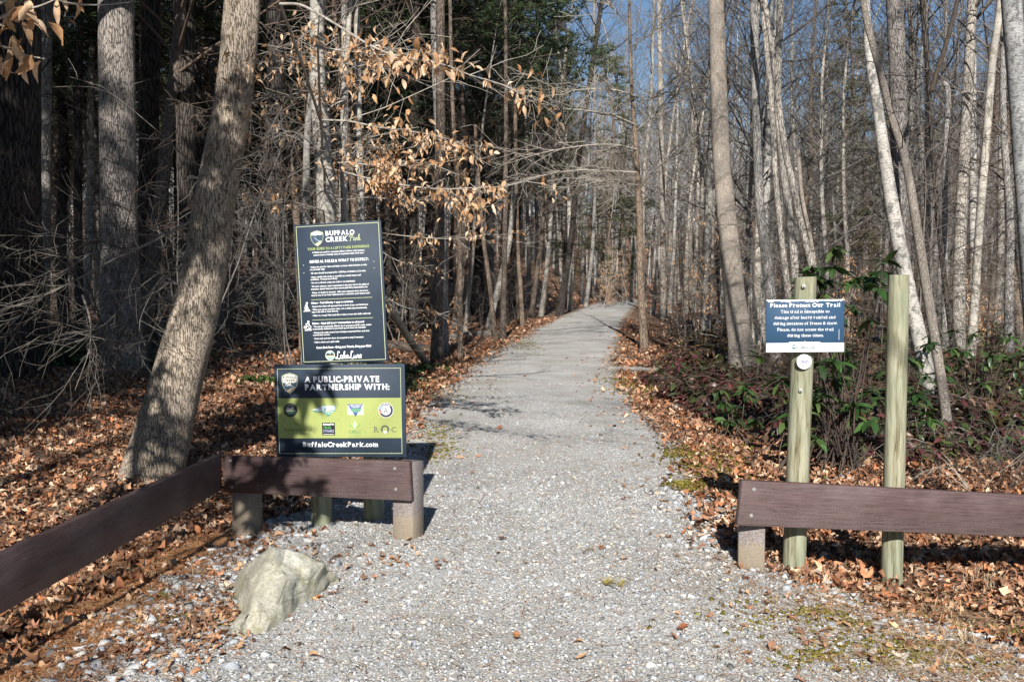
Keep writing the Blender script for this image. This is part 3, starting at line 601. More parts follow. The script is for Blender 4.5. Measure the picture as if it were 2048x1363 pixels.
def slab_text(s, offset=.028):
    V = []; Fc = []; x = 0; n = 0; sw = .115; shh = .065; G = .05
    for ch in s:
        if ch == ' ': x += .26; continue
        v, f = raw_text(ch, offset); 
        if len(v) == 0: continue
        v = v - [v[:, 0].min(), 0]; w = v[:, 0].max(); pad = .05 if ch in SER and SER[ch] else 0
        v = v + [x + pad, 0]; V.append(v); Fc.append(f + n); n += len(v)
        for code in SER.get(ch, '').split():
            ex = {'l': .075, 'r': w - .075, 'c': w / 2}[code[0]] + x + pad
            if ch in 'VWYUvwy' : ex = {'l': .09, 'r': w - .09, 'c': w / 2}[code[0]] + x + pad
            yy = {'b': -.02, 't': .73 - shh + .02, 'x': .55 - shh}[code[1]]
            q = np.array([(ex - sw, yy), (ex + sw, yy), (ex + sw, yy + shh), (ex - sw, yy + shh)]); V.append(q); Fc.append(np.array([(0, 1, 2), (0, 2, 3)]) + n); n += 4
        x += w + 2 * pad + G
    return np.concatenate(V), np.concatenate(Fc)
def put(mb, vf, cx, z, width=None, height=None, align='c', y=-.0015, col=(.8, .8, .8), capH=.73):
    """place lettering on a panel: z is the baseline, height the capital height"""
    v, f = vf; v = v.copy(); v[:, 0] -= v[:, 0].min(); w = v[:, 0].max()
    sz = height / capH; sx = sz if width is None else width / w
    v = v * [sx, sz]; w = v[:, 0].max(); off = {'c': cx - w / 2, 'l': cx, 'r': cx - w}[align]
    # a hair of depth variation keeps overlapping serifs from sharing one plane with the glyph
    yy = np.full(len(v), y); mb.add(np.stack([v[:, 0] + off, yy, v[:, 1] + z], -1), f, col)
    return w
def poly(mb, pts, y, col):
    pts = np.array(pts, float); c = pts.mean(0); n = len(pts); v = np.vstack([pts, c]); q = np.arange(n)
    mb.add(np.stack([v[:, 0], np.full(n + 1, y), v[:, 1]], -1), np.stack([q, (q + 1) % n, np.full(n, n)], -1), col)
def disc(mb, cx, cz, r, y, col, n=28, a0=0, a1=2 * math.pi, r0=0):
    th = np.linspace(a0, a1, n + 1); o = np.stack([cx + r * np.cos(th), np.full(n + 1, y), cz + r * np.sin(th)], -1); i_ = np.stack([cx + r0 * np.cos(th), np.full(n + 1, y), cz + r0 * np.sin(th)], -1)
    q = np.arange(n); mb.add(np.vstack([o, i_]), np.stack([q, q + 1, q + n + 2, q + n + 1], -1), col)
def rect(mb, x0, x1, z0, z1, y, col): mb.add([(x0, y, z0), (x1, y, z0), (x1, y, z1), (x0, y, z1)], [(0, 1, 2, 3)], col)
def stroke(mb, pts, w, y, col):
    pts = np.array(pts, float); t = np.gradient(pts, axis=0); t /= np.linalg.norm(t, axis=1)[:, None] + 1e-9; nn = np.stack([-t[:, 1], t[:, 0]], -1) * w / 2
    a = pts + nn; b = pts - nn; K = len(pts); v = np.vstack([a, b]); q = np.arange(K - 1)
    mb.add(np.stack([v[:, 0], np.full(2 * K, y), v[:, 1]], -1), np.stack([q, q + 1, q + K + 1, q + K], -1), col)
def border(mb, x0, x1, z0, z1, w, y, col):
    rect(mb, x0, x1, z0, z0 + w, y, col); rect(mb, x0, x1, z1 - w, z1, y, col); rect(mb, x0, x0 + w, z0 + w, z1 - w, y, col); rect(mb, x1 - w, x1, z0 + w, z1 - w, y, col)
CREAM = (.72, .70, .62); WHITE = (.82, .83, .84); LIME = (.42, .50, .18); LINE = (.50, .55, .33); NAVY = (.030, .044, .066)
def smooth_curve(pts, n=8):
    pts = np.array(pts, float); t = np.arange(len(pts)); tt = np.linspace(0, len(pts) - 1, (len(pts) - 1) * n + 1); out = []
    P_ = np.vstack([2 * pts[0] - pts[1], pts, 2 * pts[-1] - pts[-2]])
    for q in tt:
        i = min(int(q), len(pts) - 2); u = q - i; p0, p1, p2, p3 = P_[i], P_[i + 1], P_[i + 2], P_[i + 3]
        out.append(.5 * ((2 * p1) + (-p0 + p2) * u + (2 * p0 - 5 * p1 + 4 * p2 - p3) * u * u + (-p0 + 3 * p1 - 3 * p2 + p3) * u ** 3))
    return np.array(out)
# handwritten letters: strokes in a unit box
HAND = {
 'L': ([(.50, .78), (.46, 1.0), (.28, .92), (.24, .6), (.18, .25), (.02, .0), (-.10, .08), (.02, .18), (.2, .04), (.42, -.06), (.6, .08)], .6),
 'P': ([(.30, .95), (.22, .5), (.08, 0), (-.06, -.04)], .62), 'a': ([(.32, .42), (.12, .46), (.02, .2), (.1, 0), (.26, .12), (.34, .44), (.3, .1), (.4, 0), (.5, .1)], .46),
 'k': ([(.02, .1), (.2, .7), (.26, .98), (.16, .9), (.08, .4), (.04, 0), (.14, .3), (.3, .42), (.26, .26), (.12, .22), (.3, .0), (.44, .1)], .42), 'e': ([(0, .1), (.2, .22), (.3, .38), (.18, .46), (.06, .2), (.16, 0), (.34, .1)], .34),
 'u': ([(0, .1), (.08, .42), (.04, .1), (.14, 0), (.28, .16), (.34, .42), (.3, .08), (.4, 0), (.48, .1)], .46), 'r': ([(0, .1), (.1, .46), (.16, .38), (.28, .4), (.24, .1), (.3, 0), (.38, .08)], .36)}
def hand(mb, s, x, z, h, w, y, col):
    for ch in s:
        if ch == ' ': x += .18 * h; continue
        pts, adv = HAND[ch]; stroke(mb, smooth_curve([(x + p[0] * h, z + p[1] * h) for p in pts], 6), w, y, col)
        if ch == 'P': stroke(mb, smooth_curve([(x + q[0] * h, z + q[1] * h) for q in ((.02, .55), (.0, .8), (.3, 1.0), (.58, .85), (.5, .55), (.24, .48))], 6), w, y - .0002, col)
        x += adv * h
    return x
def shield(mb, cx, cz, w, h, full=False):
    def out(s, dz=0): return [(cx + s * w / 2 * a, cz + dz + s * h * b) for a, b in ((0, .5), (.55, .44), (.95, .36), (1, .1), (.85, -.15), (.5, -.36), (0, -.52), (-.5, -.36), (-.85, -.15), (-1, .1), (-.95, .36), (-.55, .44))]
    poly(mb, out(1), -.0015, LINE); poly(mb, out(.94), -.0018, (.05, .08, .12))
    z0 = cz + h * (.02 if full else .2)
    top = [(cx - w * .43, z0), (cx - w * .3, z0 + h * .02), (cx - w * .12, z0 - h * .015), (cx + w * .08, z0 + h * .03), (cx + w * .25, z0 + .0), (cx + w * .43, z0 + h * .04), (cx + w * .44, cz + h * .33), (cx + w * .25, cz + h * .40), (cx, cz + h * .45), (cx - w * .25, cz + h * .40), (cx - w * .44, cz + h * .33)]
    poly(mb, top, -.0021, CREAM)
    stroke(mb, smooth_curve([(cx - w * .2, cz + (-.14 if full else .08) * h), (cx - w * .02, cz - .1 * h), (cx + w * .2, cz - .17 * h), (cx + w * .33, cz - .2 * h)], 5), w * .035, -.0022, (.45, .58, .65))
    poly(mb, [(cx + w * .36, cz - .17 * h), (cx + w * .05, cz - .24 * h), (cx - w * .2, cz - .37 * h), (cx, cz - .47 * h), (cx + w * .25, cz - .34 * h)], -.0021, (.62, .5, .36))
    if full:
        put(mb, slab_text('BUFFALO'), cx, cz + .24 * h, w * .84, .11 * h, y=-.0025, col=(.03, .04, .05)); put(mb, slab_text('CREEK'), cx, cz + .09 * h, w * .66, .1 * h, y=-.0025, col=(.03, .04, .05))
        hand(mb, 'Park', cx - w * .26, cz - .1 * h, h * .15, w * .025, -.0026, CREAM)

M['print'] = mat_col('printed_ink', .65, .2, 0, 60, .06); M['navy'] = mat_flat('navy_panel', NAVY, .62, .25, 0, 4, .15); M['blue'] = mat_flat('blue_panel', (.025, .065, .125), .6, .25, 0, 5, .08)
M['edge'] = mat_flat('panel_edge', (.3, .28, .25), .7)

def panel_frame(tl, tr, bl, yl, yr):
    """panel matrix from its photographed corners; local x right, z up, origin bottom left, front face at y=0"""
    TL = Vector(P(tl[0], tl[1], yl)); TR = Vector(P(tr[0], tr[1], yr)); BL = Vector(P(bl[0], bl[1], yl))
    X = (TR - TL); w = X.length; X.normalize(); Z = TL - BL; h = Z.length; Z = (Z - X * Z.dot(X)).normalized(); Yv = Z.cross(X)
    Mx = Matrix((X, Yv, Z)).transposed().to_4x4(); Mx.translation = TL - Z * h; return Mx, w, h

isg = empty('information_sign', (0, 0, 0)); tag(isg, 'tall navy park rules sign and wider green banded partner sign on round posts', 'sign')
for (u, sd) in ((639, 1), (745, 2)):
    round_post('post', isg, (u - 1024) / F * 6.50, 6.50, 1.02 if sd == 1 else 1.02, .066, seed=sd)
# two slimmer uprights behind the tall panel
for x in (-1.30, -.93):
    mb = MB(); mb.box(x - .045, x + .045, 6.425, 6.465, .5, 1.8, bev=.003); mb.build('backing_rail', M['stub'], isg)
Mu, w, h = panel_frame((588, 450), (761.5, 440), (596, 728), 6.40, 6.31)
mb = MB(); mb.box(0, w, 0, .012, 0, h, bev=.0015); pu = mb.build('sign_panel', M['navy'], isg); pu.matrix_local = Mu; tag(pu, 'tall navy panel of park rules')
ul = MB(); S = w / 173.0                                                 # metres per photo pixel on this panel
def ux_(u, v): return (u - 588 - (v - 450) * .028) * S
def uz_(u, v): return h - (v - 450 + (u - 588) * .052) * S * (1.0)
border(ul, .012, w - .014, .012, h - .012, .0035, -.0012, LINE)
sc = S
shield(ul, 45 * S, h - 28 * S, 26 * S, 30 * S)
put(ul, slab_text('BUFFALO', .034), 62 * S, h - 23.5 * S, 58 * S, 8.6 * S, 'l', col=WHITE); put(ul, slab_text('CREEK', .034), 62 * S, h - 35.5 * S, 44 * S, 9 * S, 'l', col=WHITE)
hand(ul, 'Park', 110 * S, h - 35.5 * S, 11.5 * S, 1.1 * S, -.0016, LINE)
put(ul, slab_text('YOUR GUIDE TO A LOFTY PARK EXPERIENCE', .02), 86 * S, h - 50 * S, 123 * S, 4.6 * S, col=LIME)
def sm(s, x, dv, wd, hh=3.3, col=WHITE, al='l', off=.018): put(ul, raw_text(s, off), x * S, h - dv * S, wd * S, hh * S, al, col=col)
sm('A Multi-use trail for mountain bikers, hikers, trail runners,', 86, 56, 105, 3.2, al='c'); sm('nature-lovers, friendly dogs & inquisitive kids of all ages', 86, 61, 100, 3.2, al='c')
put(ul, slab_text('GENERAL RULES & WHAT TO EXPECT:', .03), 86 * S, h - 74.5 * S, 118 * S, 5.2 * S, col=WHITE)
rows = [('\u00b7 Follow the signs for riders and hikers to know which direction to take', 84, 114), ('  on particular days', 88.5, 30), ('\u00b7 All users should be prepared for 1,000 feet of climbing in 2.5 miles', 95.5, 111), ('\u00b7 Heavy rainfall, high winds or snowfall can greatly impact trail', 103, 101),
        ('  conditions.  Proceed accordingly', 107.5, 54), ('\u00b7 Do not go off-trail, create new trails or cut switchbacks', 114, 89), ("\u00b7 We don't enforce a leash requirement in this park, but for the safety of", 121, 116), ('  everyone, please keep your four-legged pals fairly close beside you', 126, 113),
        ('\u00b7 Please, no alcohol in the park.  After your adventure here, be sure to', 133, 114), ('  stop by one of our local restaurants for a craft beer and a hearty lunch', 138, 117)]
for s, dv_, wd in rows: sm(s, 27, dv_, wd)
rect(ul, 26 * S, 148 * S, h - 145.5 * S, h - 144.7 * S, -.0014, LINE)
sm('Hikers \u2013 Trail difficulty = easy to moderate:', 26, 153, 84, 3.8, off=.03)
for s, dv_, wd in (('\u00b7 Expect that riders will approach from in front of you, not behind you', 159.5, 113), ('\u00b7 When you see an oncoming rider, give a verbal acknowledgement,', 165.5, 111), ('  step to the side or wave them by', 170, 53), ('\u00b7 Hiking in a group? Hike single file or take no more than half a wide trail', 177, 117)): sm(s, 26, dv_, wd)
rect(ul, 26 * S, 148 * S, h - 184.5 * S, h - 183.7 * S, -.0014, LINE)
sm('Riders \u2013 Ideal skill level = intermediate to advanced:', 26, 192.5, 104, 3.8, off=.03)
for s, dv_, wd in (("\u00b7 The trail isn't technically difficult, but it averages an 8-9% grade, making", 198.5, 118), ('  it aerobically challenging as you travel up and down the mountain', 203, 106), ('\u00b7 Always ride under control and anticipate surprised hikers and dogs', 210, 113), ('  around blind corners', 214.5, 34),
                   ('\u00b7 Crest early and slow down, be prepared to stop if necessary', 221.5, 101), ('\u00b7 Yield to hikers and uphill traffic', 228.5, 52)): sm(s, 26, dv_, wd)
sm('Come Back Soon\u2014Bring your Friends, Bring your Bike!', 86, 239.5, 110, 4.2, al='c', off=.035)
# walker and rider pictograms
hz = h - 164 * S; hx = 15.5 * S
poly(ul, [(hx - 7 * S, hz - 3 * S), (hx + 8 * S, hz - 3 * S), (hx + 6 * S, hz + 1 * S), (hx + 1 * S, hz), (hx - 4 * S, hz - 1 * S)], -.0014, WHITE)
stroke(ul, [(hx - 2 * S, hz), (hx + .5 * S, hz + 5 * S), (hx + 1 * S, hz + 10 * S)], 3 * S, -.0015, WHITE); stroke(ul, [(hx + 3 * S, hz + 1 * S), (hx + 2.2 * S, hz + 6 * S), (hx + 1 * S, hz + 9 * S)], 2.4 * S, -.0016, WHITE)
disc(ul, hx + 1.6 * S, hz + 13 * S, 2.1 * S, -.0014, WHITE, 12); stroke(ul, [(hx - 1 * S, hz + 11 * S), (hx - 4 * S, hz + 2 * S)], .7 * S, -.0017, WHITE)
hz = h - 200 * S; poly(ul, [(hx - 7 * S, hz - 4 * S), (hx + 9 * S, hz - 4 * S), (hx + 7 * S, hz - 1 * S), (hx + 2 * S, hz), (hx - 4 * S, hz - 2.4 * S)], -.0014, WHITE)
disc(ul, hx - 4.4 * S, hz + 2.5 * S, 3 * S, -.0015, WHITE, 16, r0=2 * S); disc(ul, hx + 5 * S, hz + 2.8 * S, 3 * S, -.0015, WHITE, 16, r0=2 * S)
stroke(ul, [(hx - 4 * S, hz + 2 * S), (hx, hz + 5 * S), (hx - 3 * S, hz + 9 * S), (hx + 3 * S, hz + 10 * S), (hx + 4 * S, hz + 6 * S)], 2.2 * S, -.0016, WHITE); disc(ul, hx + 2.3 * S, hz + 13 * S, 2.2 * S, -.0015, WHITE, 12)
# lake emblem
ex, ez, er = 58 * S, h - 253.5 * S, 9.6 * S
disc(ul, ex, ez, er, -.0013, CREAM); disc(ul, ex, ez, er * .9, -.0016, (.30, .45, .45)); poly(ul, [(ex - er * .8, ez + .3 * er), (ex - er * .4, ez + .5 * er), (ex - .1 * er, ez + .25 * er), (ex + .3 * er, ez + .55 * er), (ex + er * .8, ez + .25 * er), (ex + er * .85, ez), (ex - er * .85, ez)], -.0019, (.04, .045, .07))
rect(ul, ex - er * .86, ex + er * .86, ez - er * .28, ez, -.0019, (.62, .62, .35)); disc(ul, ex, ez + er * .52, er * .2, -.0021, CREAM, 12)
hand(ul, 'Lake Lure', 70 * S, h - 260 * S, 13.5 * S, 1.7 * S, -.0016, WHITE)
put(ul, slab_text('BuffaloCreekPark.com', .034), 91 * S, h - 275 * S, 79 * S, 4.9 * S, col=LIME)
ul.build('lettering', M['print'], pu)
def screw(parent, c, rr_=.0045):
    q = MB(); tube(q, [(0, 0, 0), (0, -.004, 0)], [rr_, rr_ * .8], 8, cap=True); o = q.build('screw', M['steel'], parent); o.location = c
for (fx, fz) in ((.13, 1), (.47, 1), (.81, 1), (.13, 0), (.2, 0), (.52, 0), (.84, 0), (0, .33), (0, .62), (1, .3), (1, .6), (1, .86), (0, .86)):
    c = np.array((.0135 + fx * (w - .028), -.001, .0135 + fz * (h - .027))); screw(pu, c)
for (fx, fz) in ((.085, .71), (.085, .655), (.9, .71), (.9, .665)): c = np.array((fx * w, -.001, fz * h)); screw(pu, c)

Ml, w2, h2 = panel_frame((548, 729), (806, 727), (550, 913.5), 6.33, 6.27)
w2 *= 1.012
mb = MB(); mb.box(0, w2, 0, .014, 0, h2, bev=.002); pl = mb.build('sign_panel', M['navy'], isg); pl.matrix_local = Ml; tag(pl, 'wider navy panel with a lime green band of partner emblems')
ll = MB(); S = w2 / 262.0
border(ll, 6 * S, w2 - 8 * S, 7 * S, h2 - 8 * S, .9 * S, -.001, LINE)
rect(ll, 5 * S, w2 - 8.5 * S, 38 * S, h2 - 67 * S, -.0014, (.33, .375, .125))
shield(ll, 31 * S, h2 - 37 * S, 33 * S, 41 * S, True)
put(ll, slab_text('A PUBLIC-PRIVATE', .036), 61 * S, h2 - 35 * S, 150 * S, 11.5 * S, 'l', y=-.0015, col=WHITE)
put(ll, slab_text('PARTNERSHIP WITH:', .036), 61 * S, h2 - 50.5 * S, 170 * S, 11.2 * S, 'l', y=-.0015, col=WHITE)
put(ll, slab_text('BuffaloCreekPark.com', .036), 130 * S, 21 * S, 152 * S, 9.5 * S, y=-.0015, col=WHITE)
BK = (.02, .022, .025); Y1, Y2, Y3 = -.0018, -.0021, -.0024
r1 = h2 - 90.5 * S; r2 = h2 - 129 * S
disc(ll, 31 * S, r1, 14 * S, Y1, BK); disc(ll, 31 * S, r1, 11.5 * S, Y2, (.10, .13, .12), r0=10.6 * S); poly(ll, [(22 * S, r1 + 1 * S), (25 * S, r1 + 6 * S), (30 * S, r1 + 2 * S), (36 * S, r1 + 6 * S), (40 * S, r1 + 1 * S)], Y2, (.15, .16, .17)); rect(ll, 22 * S, 40 * S, r1 - 3 * S, r1, Y2, (.35, .36, .25)); poly(ll, [(22 * S, r1 - 4 * S), (40 * S, r1 - 4 * S), (36 * S, r1 - 8 * S), (26 * S, r1 - 8 * S)], Y2, (.07, .16, .13))
nc = [(72, 0), (80, 2), (84, 5), (92, 9), (118, 9), (121, 3), (117, -3), (112, -5), (107, -12), (103, -14), (98, -8), (92, -5), (82, -5), (72, -2)]
poly(ll, [((a) * S + 3 * S, r1 + b * S) for a, b in nc], Y1, (.10, .28, .20)); poly(ll, [((a) * S + 3 * S, r1 + b * S) for a, b in ((74, 0), (80, 2), (84, 5), (92, 8), (117, 8), (119, 3), (116, -1), (96, -2), (82, -2))], Y2, (.55, .66, .74))
stroke(ll, [(76 * S, r1), (86 * S, r1 + 3 * S), (92 * S, r1 + 0 * S), (98 * S, r1 + 2 * S)], 1.6 * S, Y3, WHITE); poly(ll, [(99 * S, r1 - 1 * S), (103 * S, r1 - 1 * S), (101 * S, r1 + 10 * S)], Y3, (.05, .15, .2)); put(ll, raw_text('Parks & Recreation', .02), 107 * S, r1 - 4.5 * S, 22 * S, 2.2 * S, y=Y3, col=WHITE); put(ll, raw_text('Trust Fund', .02), 106 * S, r1 - 8 * S, 12 * S, 2 * S, y=Y3, col=WHITE)
rect(ll, 147 * S, 178 * S, r1 - 9.5 * S, r1 + 11 * S, Y1, WHITE); poly(ll, [(146 * S, r1 + 11 * S), (178 * S, r1 + 11 * S), (162 * S, r1 - 14 * S)], Y2, (.07, .10, .28)); poly(ll, [(150 * S, r1 - 1 * S), (158 * S, r1 + 4 * S), (176 * S, r1 + 2 * S), (170 * S, r1 - 5 * S), (160 * S, r1 - 5 * S)], Y3, (.12, .30, .20))
put(ll, raw_text('NORTH CAROLINA', .02), 162 * S, r1 + 7.5 * S, 24 * S, 2.3 * S, y=-.0027, col=WHITE); put(ll, raw_text('STATE PARKS', .02), 162 * S, r1 + 4.4 * S, 16 * S, 2.2 * S, y=-.0027, col=WHITE)
disc(ll, 223 * S, r1 - 1 * S, 15 * S, Y1, WHITE); disc(ll, 223 * S, r1 - 1 * S, 14.2 * S, Y2, (.05, .055, .09), r0=9.6 * S); disc(ll, 223 * S, r1 - 1 * S, 14.2 * S, Y3, (.62, .2, .16), 8, math.pi * .98, math.pi * 1.18, 9.6 * S); disc(ll, 223 * S, r1 - 1 * S, 14.2 * S, Y3, (.25, .35, .6), 8, math.pi * .82, math.pi * .96, 9.6 * S)
put(ll, slab_text('A', .0), 223 * S, r1 - 6.5 * S, 10 * S, 12 * S, y=-.0027, col=BK)
for k, ch in enumerate('AMERICAN'):
    a = math.pi * (.78 - .075 * k); disc(ll, 223 * S + 11.9 * S * math.cos(a), r1 - 1 * S + 11.9 * S * math.sin(a), 1.1 * S, -.0027, WHITE, 6)
put(ll, raw_text('RUMBLING BALD', 0), 46 * S, r2 - 4 * S, 56 * S, 5.5 * S, y=Y1, col=(.10, .12, .05)); put(ll, raw_text('RESORT ON LAKE LURE', 0), 46 * S, r2 - 10 * S, 44 * S, 2.6 * S, y=Y1, col=(.10, .12, .05)); hand(ll, 'r', 40 * S, r2 + 8 * S, 12 * S, .5 * S, Y1, (.1, .12, .05)); hand(ll, 'u', 44 * S, r2 + 8 * S, 10 * S, .5 * S, Y1, (.1, .12, .05))
rect(ll, 94 * S, 120 * S, r2 - 12 * S, r2 + 13 * S, Y1, BK); stroke(ll, [(96 * S, r2 + 9.5 * S), (101 * S, r2 + 10 * S), (107 * S, r2 + 9 * S), (112 * S, r2 + 10.3 * S), (118 * S, r2 + 9.6 * S)], 2.4 * S, Y2, WHITE)
put(ll, slab_text('TRAIL', .01), 96.5 * S, r2 + 1 * S, 16 * S, 5.2 * S, 'l', y=Y2, col=(.12, .42, .12)); put(ll, slab_text('DYNAMICS', .01), 107 * S, r2 - 6 * S, 22 * S, 5.2 * S, y=Y2, col=(.42, .44, .62)); rect(ll, 96 * S, 118 * S, r2 - 10.4 * S, r2 - 9.6 * S, Y2, WHITE)
put(ll, slab_text('CMLC', .0), 160 * S, r2 - 9 * S, 24 * S, 6.4 * S, y=Y1, col=(.05, .2, .08)); rect(ll, 148 * S, 173 * S, r2 - 14 * S, r2 - 13.3 * S, Y1, (.15, .3, .1))
for a, c in ((-.9, (.15, .35, .1)), (-.5, (.35, .5, .15)), (0, (.8, .82, .7)), (.5, (.35, .5, .15)), (.9, (.15, .35, .1))):
    poly(ll, [(160 * S, r2), (160 * S + (a - .18) * 9 * S, r2 + (9 - 3 * abs(a)) * S), (160 * S + a * 12 * S, r2 + (17 - 5 * abs(a)) * S), (160 * S + (a + .18) * 9 * S, r2 + (9 - 3 * abs(a)) * S)], Y2 - .0001 * a, c)
put(ll, slab_text('R', .0), 203 * S, r2 - 6 * S, 9.5 * S, 10.5 * S, y=Y1, col=(.07, .08, .07)); put(ll, slab_text('C', .0), 238 * S, r2 - 6 * S, 9.5 * S, 10.5 * S, y=Y1, col=(.07, .08, .07)); disc(ll, 220.5 * S, r2 - .5 * S, 8.2 * S, Y1, (.07, .08, .07), r0=5 * S); disc(ll, 220.5 * S, r2 - 4 * S, 4.6 * S, Y2, (.75, .76, .7), 14, math.pi, 2 * math.pi)
disc(ll, 210.5 * S, r2 - 1 * S, .8 * S, Y1, BK, 8); disc(ll, 231 * S, r2 - 1 * S, .8 * S, Y1, BK, 8)
ll.build('lettering', M['print'], pl)
for k in range(6):
    for zz in (h2 - 8.5 * S, 7.5 * S): c = np.array(((24 + 40 * k + (k % 3) * 4) * S, -.001, zz)); screw(pl, c)

# right warning sign on its post
ws = empty('warning_sign', (0, 0, 0)); tag(ws, 'small blue and white trail protection sign on a round green tinted post', 'sign')
px = (1597 - 1024) / F * 5.47; round_post('post', ws, px, 5.47, 1.568, .062, lean=(.022, 0), seed=4, ztop_tilt=.04)
Mr, w3, h3 = panel_frame((1532.5, 599.5), (1689, 598), (1534.5, 704), 5.385, 5.365)
mb = MB(); mb.box(0, w3, 0, .006, 0, h3, bev=.001); pr = mb.build('sign_panel', M['blue'], ws); pr.matrix_local = Mr; S = w3 / 157.0
rl = MB(); rect(rl, 0.0005, w3 - .0005, .0005, 18.5 * S, -.0012, (.80, .80, .80)); rect(rl, 46 * S, 109 * S, 18.4 * S, 20.5 * S, -.0012, (.80, .80, .80)); rect(rl, .0005, w3 - .0005, h3 - 2 * S, h3 - .0005, -.0012, (.8, .8, .8))
rr = np.random.default_rng(5)
xx = 3.0
while xx < 150:
    ww = rr.uniform(3, 13); hh = rr.uniform(1.0, 3.5); poly(rl, [(xx * S, h3 - 1.5 * S), (xx * S + 1 * S, h3 - (2 + hh) * S), (xx * S + ww * .5 * S, h3 - (2 + hh * .6) * S), (xx * S + ww * S, h3 - (2 + hh) * S), (xx * S + (ww + 1) * S, h3 - 1.5 * S)], -.0014, (.8, .8, .8)); xx += ww + rr.uniform(-1, 4)
rect(rl, 146 * S, 147 * S, 24 * S, 46 * S, -.0014, (.45, .5, .55))
put(rl, slab_text('Please Protect Our Trail', .022), 78 * S, h3 - 15 * S, 141 * S, 8 * S, y=-.0017, col=WHITE)
for s, dv_, wd, cx in (('This trail is susceptible to', 27, 98, 78), ('damage after heavy rainfall and', 39, 122, 78), ('during instances of freeze & thaw.', 51, 129, 79), ('Please, do not access the trail', 63.5, 113, 79), ('during these times.', 75.5, 73, 79)):
    put(rl, slab_text(s, .0), cx * S, h3 - dv_ * S, wd * S, 6.2 * S, y=-.0017, col=WHITE)
disc(rl, 56 * S, 10.5 * S, 5 * S, -.0015, (.1, .2, .22)); rect(rl, 51.5 * S, 60.5 * S, 10 * S, 12 * S, -.0018, (.7, .75, .7)); hand(rl, 'Lake Lure', 63 * S, 7.0 * S, 9.5 * S, .95 * S, -.0015, (.05, .08, .09))
rl.build('lettering', M['print'], pr)
for (a, b) in ((78, 87), (78, 22), (9, 5), (148, 7)): c = np.array((a * S, -.001, b * S)); screw(pr, c, .004)
mk = MB(); c = P(1608.5, 723, 5.385); tube(mk, [c + (0, .014, 0), c], [.040, .040], 32, (.78, .78, .79), cap=True); o = mk.build('trail_marker', M['print'], ws); 
mm = MB(); S = .04 / 15
disc(mm, -5 * S, 0, 3.4 * S, 0, (.12, .10, .30), 14, r0=2.2 * S); disc(mm, 6 * S, 0, 3.4 * S, 0, (.12, .10, .30), 14, r0=2.2 * S); stroke(mm, [(-5 * S, 0), (-2 * S, 1.5 * S), (1 * S, -.5 * S), (4 * S, 2 * S), (6 * S, 0)], 1.6 * S, -.0003, (.12, .10, .30)); poly(mm, [(-2 * S, -1.5 * S), (1 * S, -1.5 * S), (-.5 * S, -4.2 * S)], -.0003, (.2, .18, .38))
q = mm.build('emblem', M['print'], o); q.location = (c[0], c[1] - .0015, c[2])
for (u, v, d) in ((1607, 572, 5.405), (1601, 780, 5.405)):
    bb = MB(); c = P(u, v, d); tube(bb, [c + (0, .01, 0), c - (0, .006, 0)], [.011, .011], 14, cap=True); tube(bb, [c - (0, .006, 0), c - (0, .016, 0)], [.006, .005], 8, cap=True); bb.build('bolt', M['steel'], ws)
px = (1796 - 1024) / F * 5.62; o = round_post('wooden_post', None, px, 5.62, 1.58, .0585, seed=7); tag(o, 'bare round wooden post with no sign, right of the warning sign', 'post')

# ------------------------------------------------------------------ branch growth
def unit(v): return v / (np.linalg.norm(v) + 1e-9)
def grow(mb, p, d, L, r, lvl, rg_, kids, up=.08, wig=.16, seg=5, ang=(.5, 1.05), ratio=(.32, .62), tips=None, minr=.0025, flat=0.0):
    pts = [np.array(p, float)]; dd = unit(np.array(d, float)); st = L / seg
    for _ in range(seg):
        dd = unit(dd + rg_.normal(0, wig, 3) * (1, 1, 1 - flat) + (0, 0, up)); pts.append(pts[-1] + dd * st)
    pts = np.array(pts); rad = np.linspace(r, max(r * .3, minr), seg + 1)
    tube(mb, pts, rad, 5 if r > .02 else 3)
    if tips is not None and lvl <= 1:
        for k in range(1, seg + 1): tips.append((pts[k], dd))
    if lvl > 0:
        for _ in range(kids[lvl]):
            t = rg_.uniform(.2, 1) * seg; i = min(int(t), seg - 1); q = pts[i] + (pts[i + 1] - pts[i]) * (t - i); bd = unit(pts[i + 1] - pts[i])
            pr_ = unit(np.cross(bd, rg_.normal(0, 1, 3) * ((1, 1, 1) if flat == 0 else (.3, .3, 1)))); a = rg_.uniform(*ang)
            nd = bd * math.cos(a) + pr_ * math.sin(a)
            grow(mb, q, nd, L * rg_.uniform(*ratio) * (1.15 - .5 * t / seg), max(rad[i] * .55, minr), lvl - 1, rg_, kids, up, wig, seg if lvl > 1 else max(3, seg - 2), ang, ratio, tips, minr, flat)

def trunk_mesh(pts, rad, n=12, rough=.015, seed=0, flare=1.35, lump=0.0):
    rr = np.random.default_rng(seed); pts = np.array(pts, float); L = np.linalg.norm(np.diff(pts, axis=0), axis=1).sum(); nn = max(2, int(math.ceil(L / .35 / max(1, len(pts) - 1))))
    sp_ = smooth_curve(pts, nn); ra = np.interp(np.linspace(0, 1, len(sp_)), np.linspace(0, 1, len(rad)), rad)
    d = np.concatenate([[0], np.cumsum(np.linalg.norm(np.diff(sp_, axis=0), axis=1))]); ra = ra * (1 + (flare - 1) * np.exp(-d / (ra[0] * 2.2)))
    mb = MB(); tube(mb, sp_, ra, n, rough=rough, rng=rr); return mb, sp_, ra

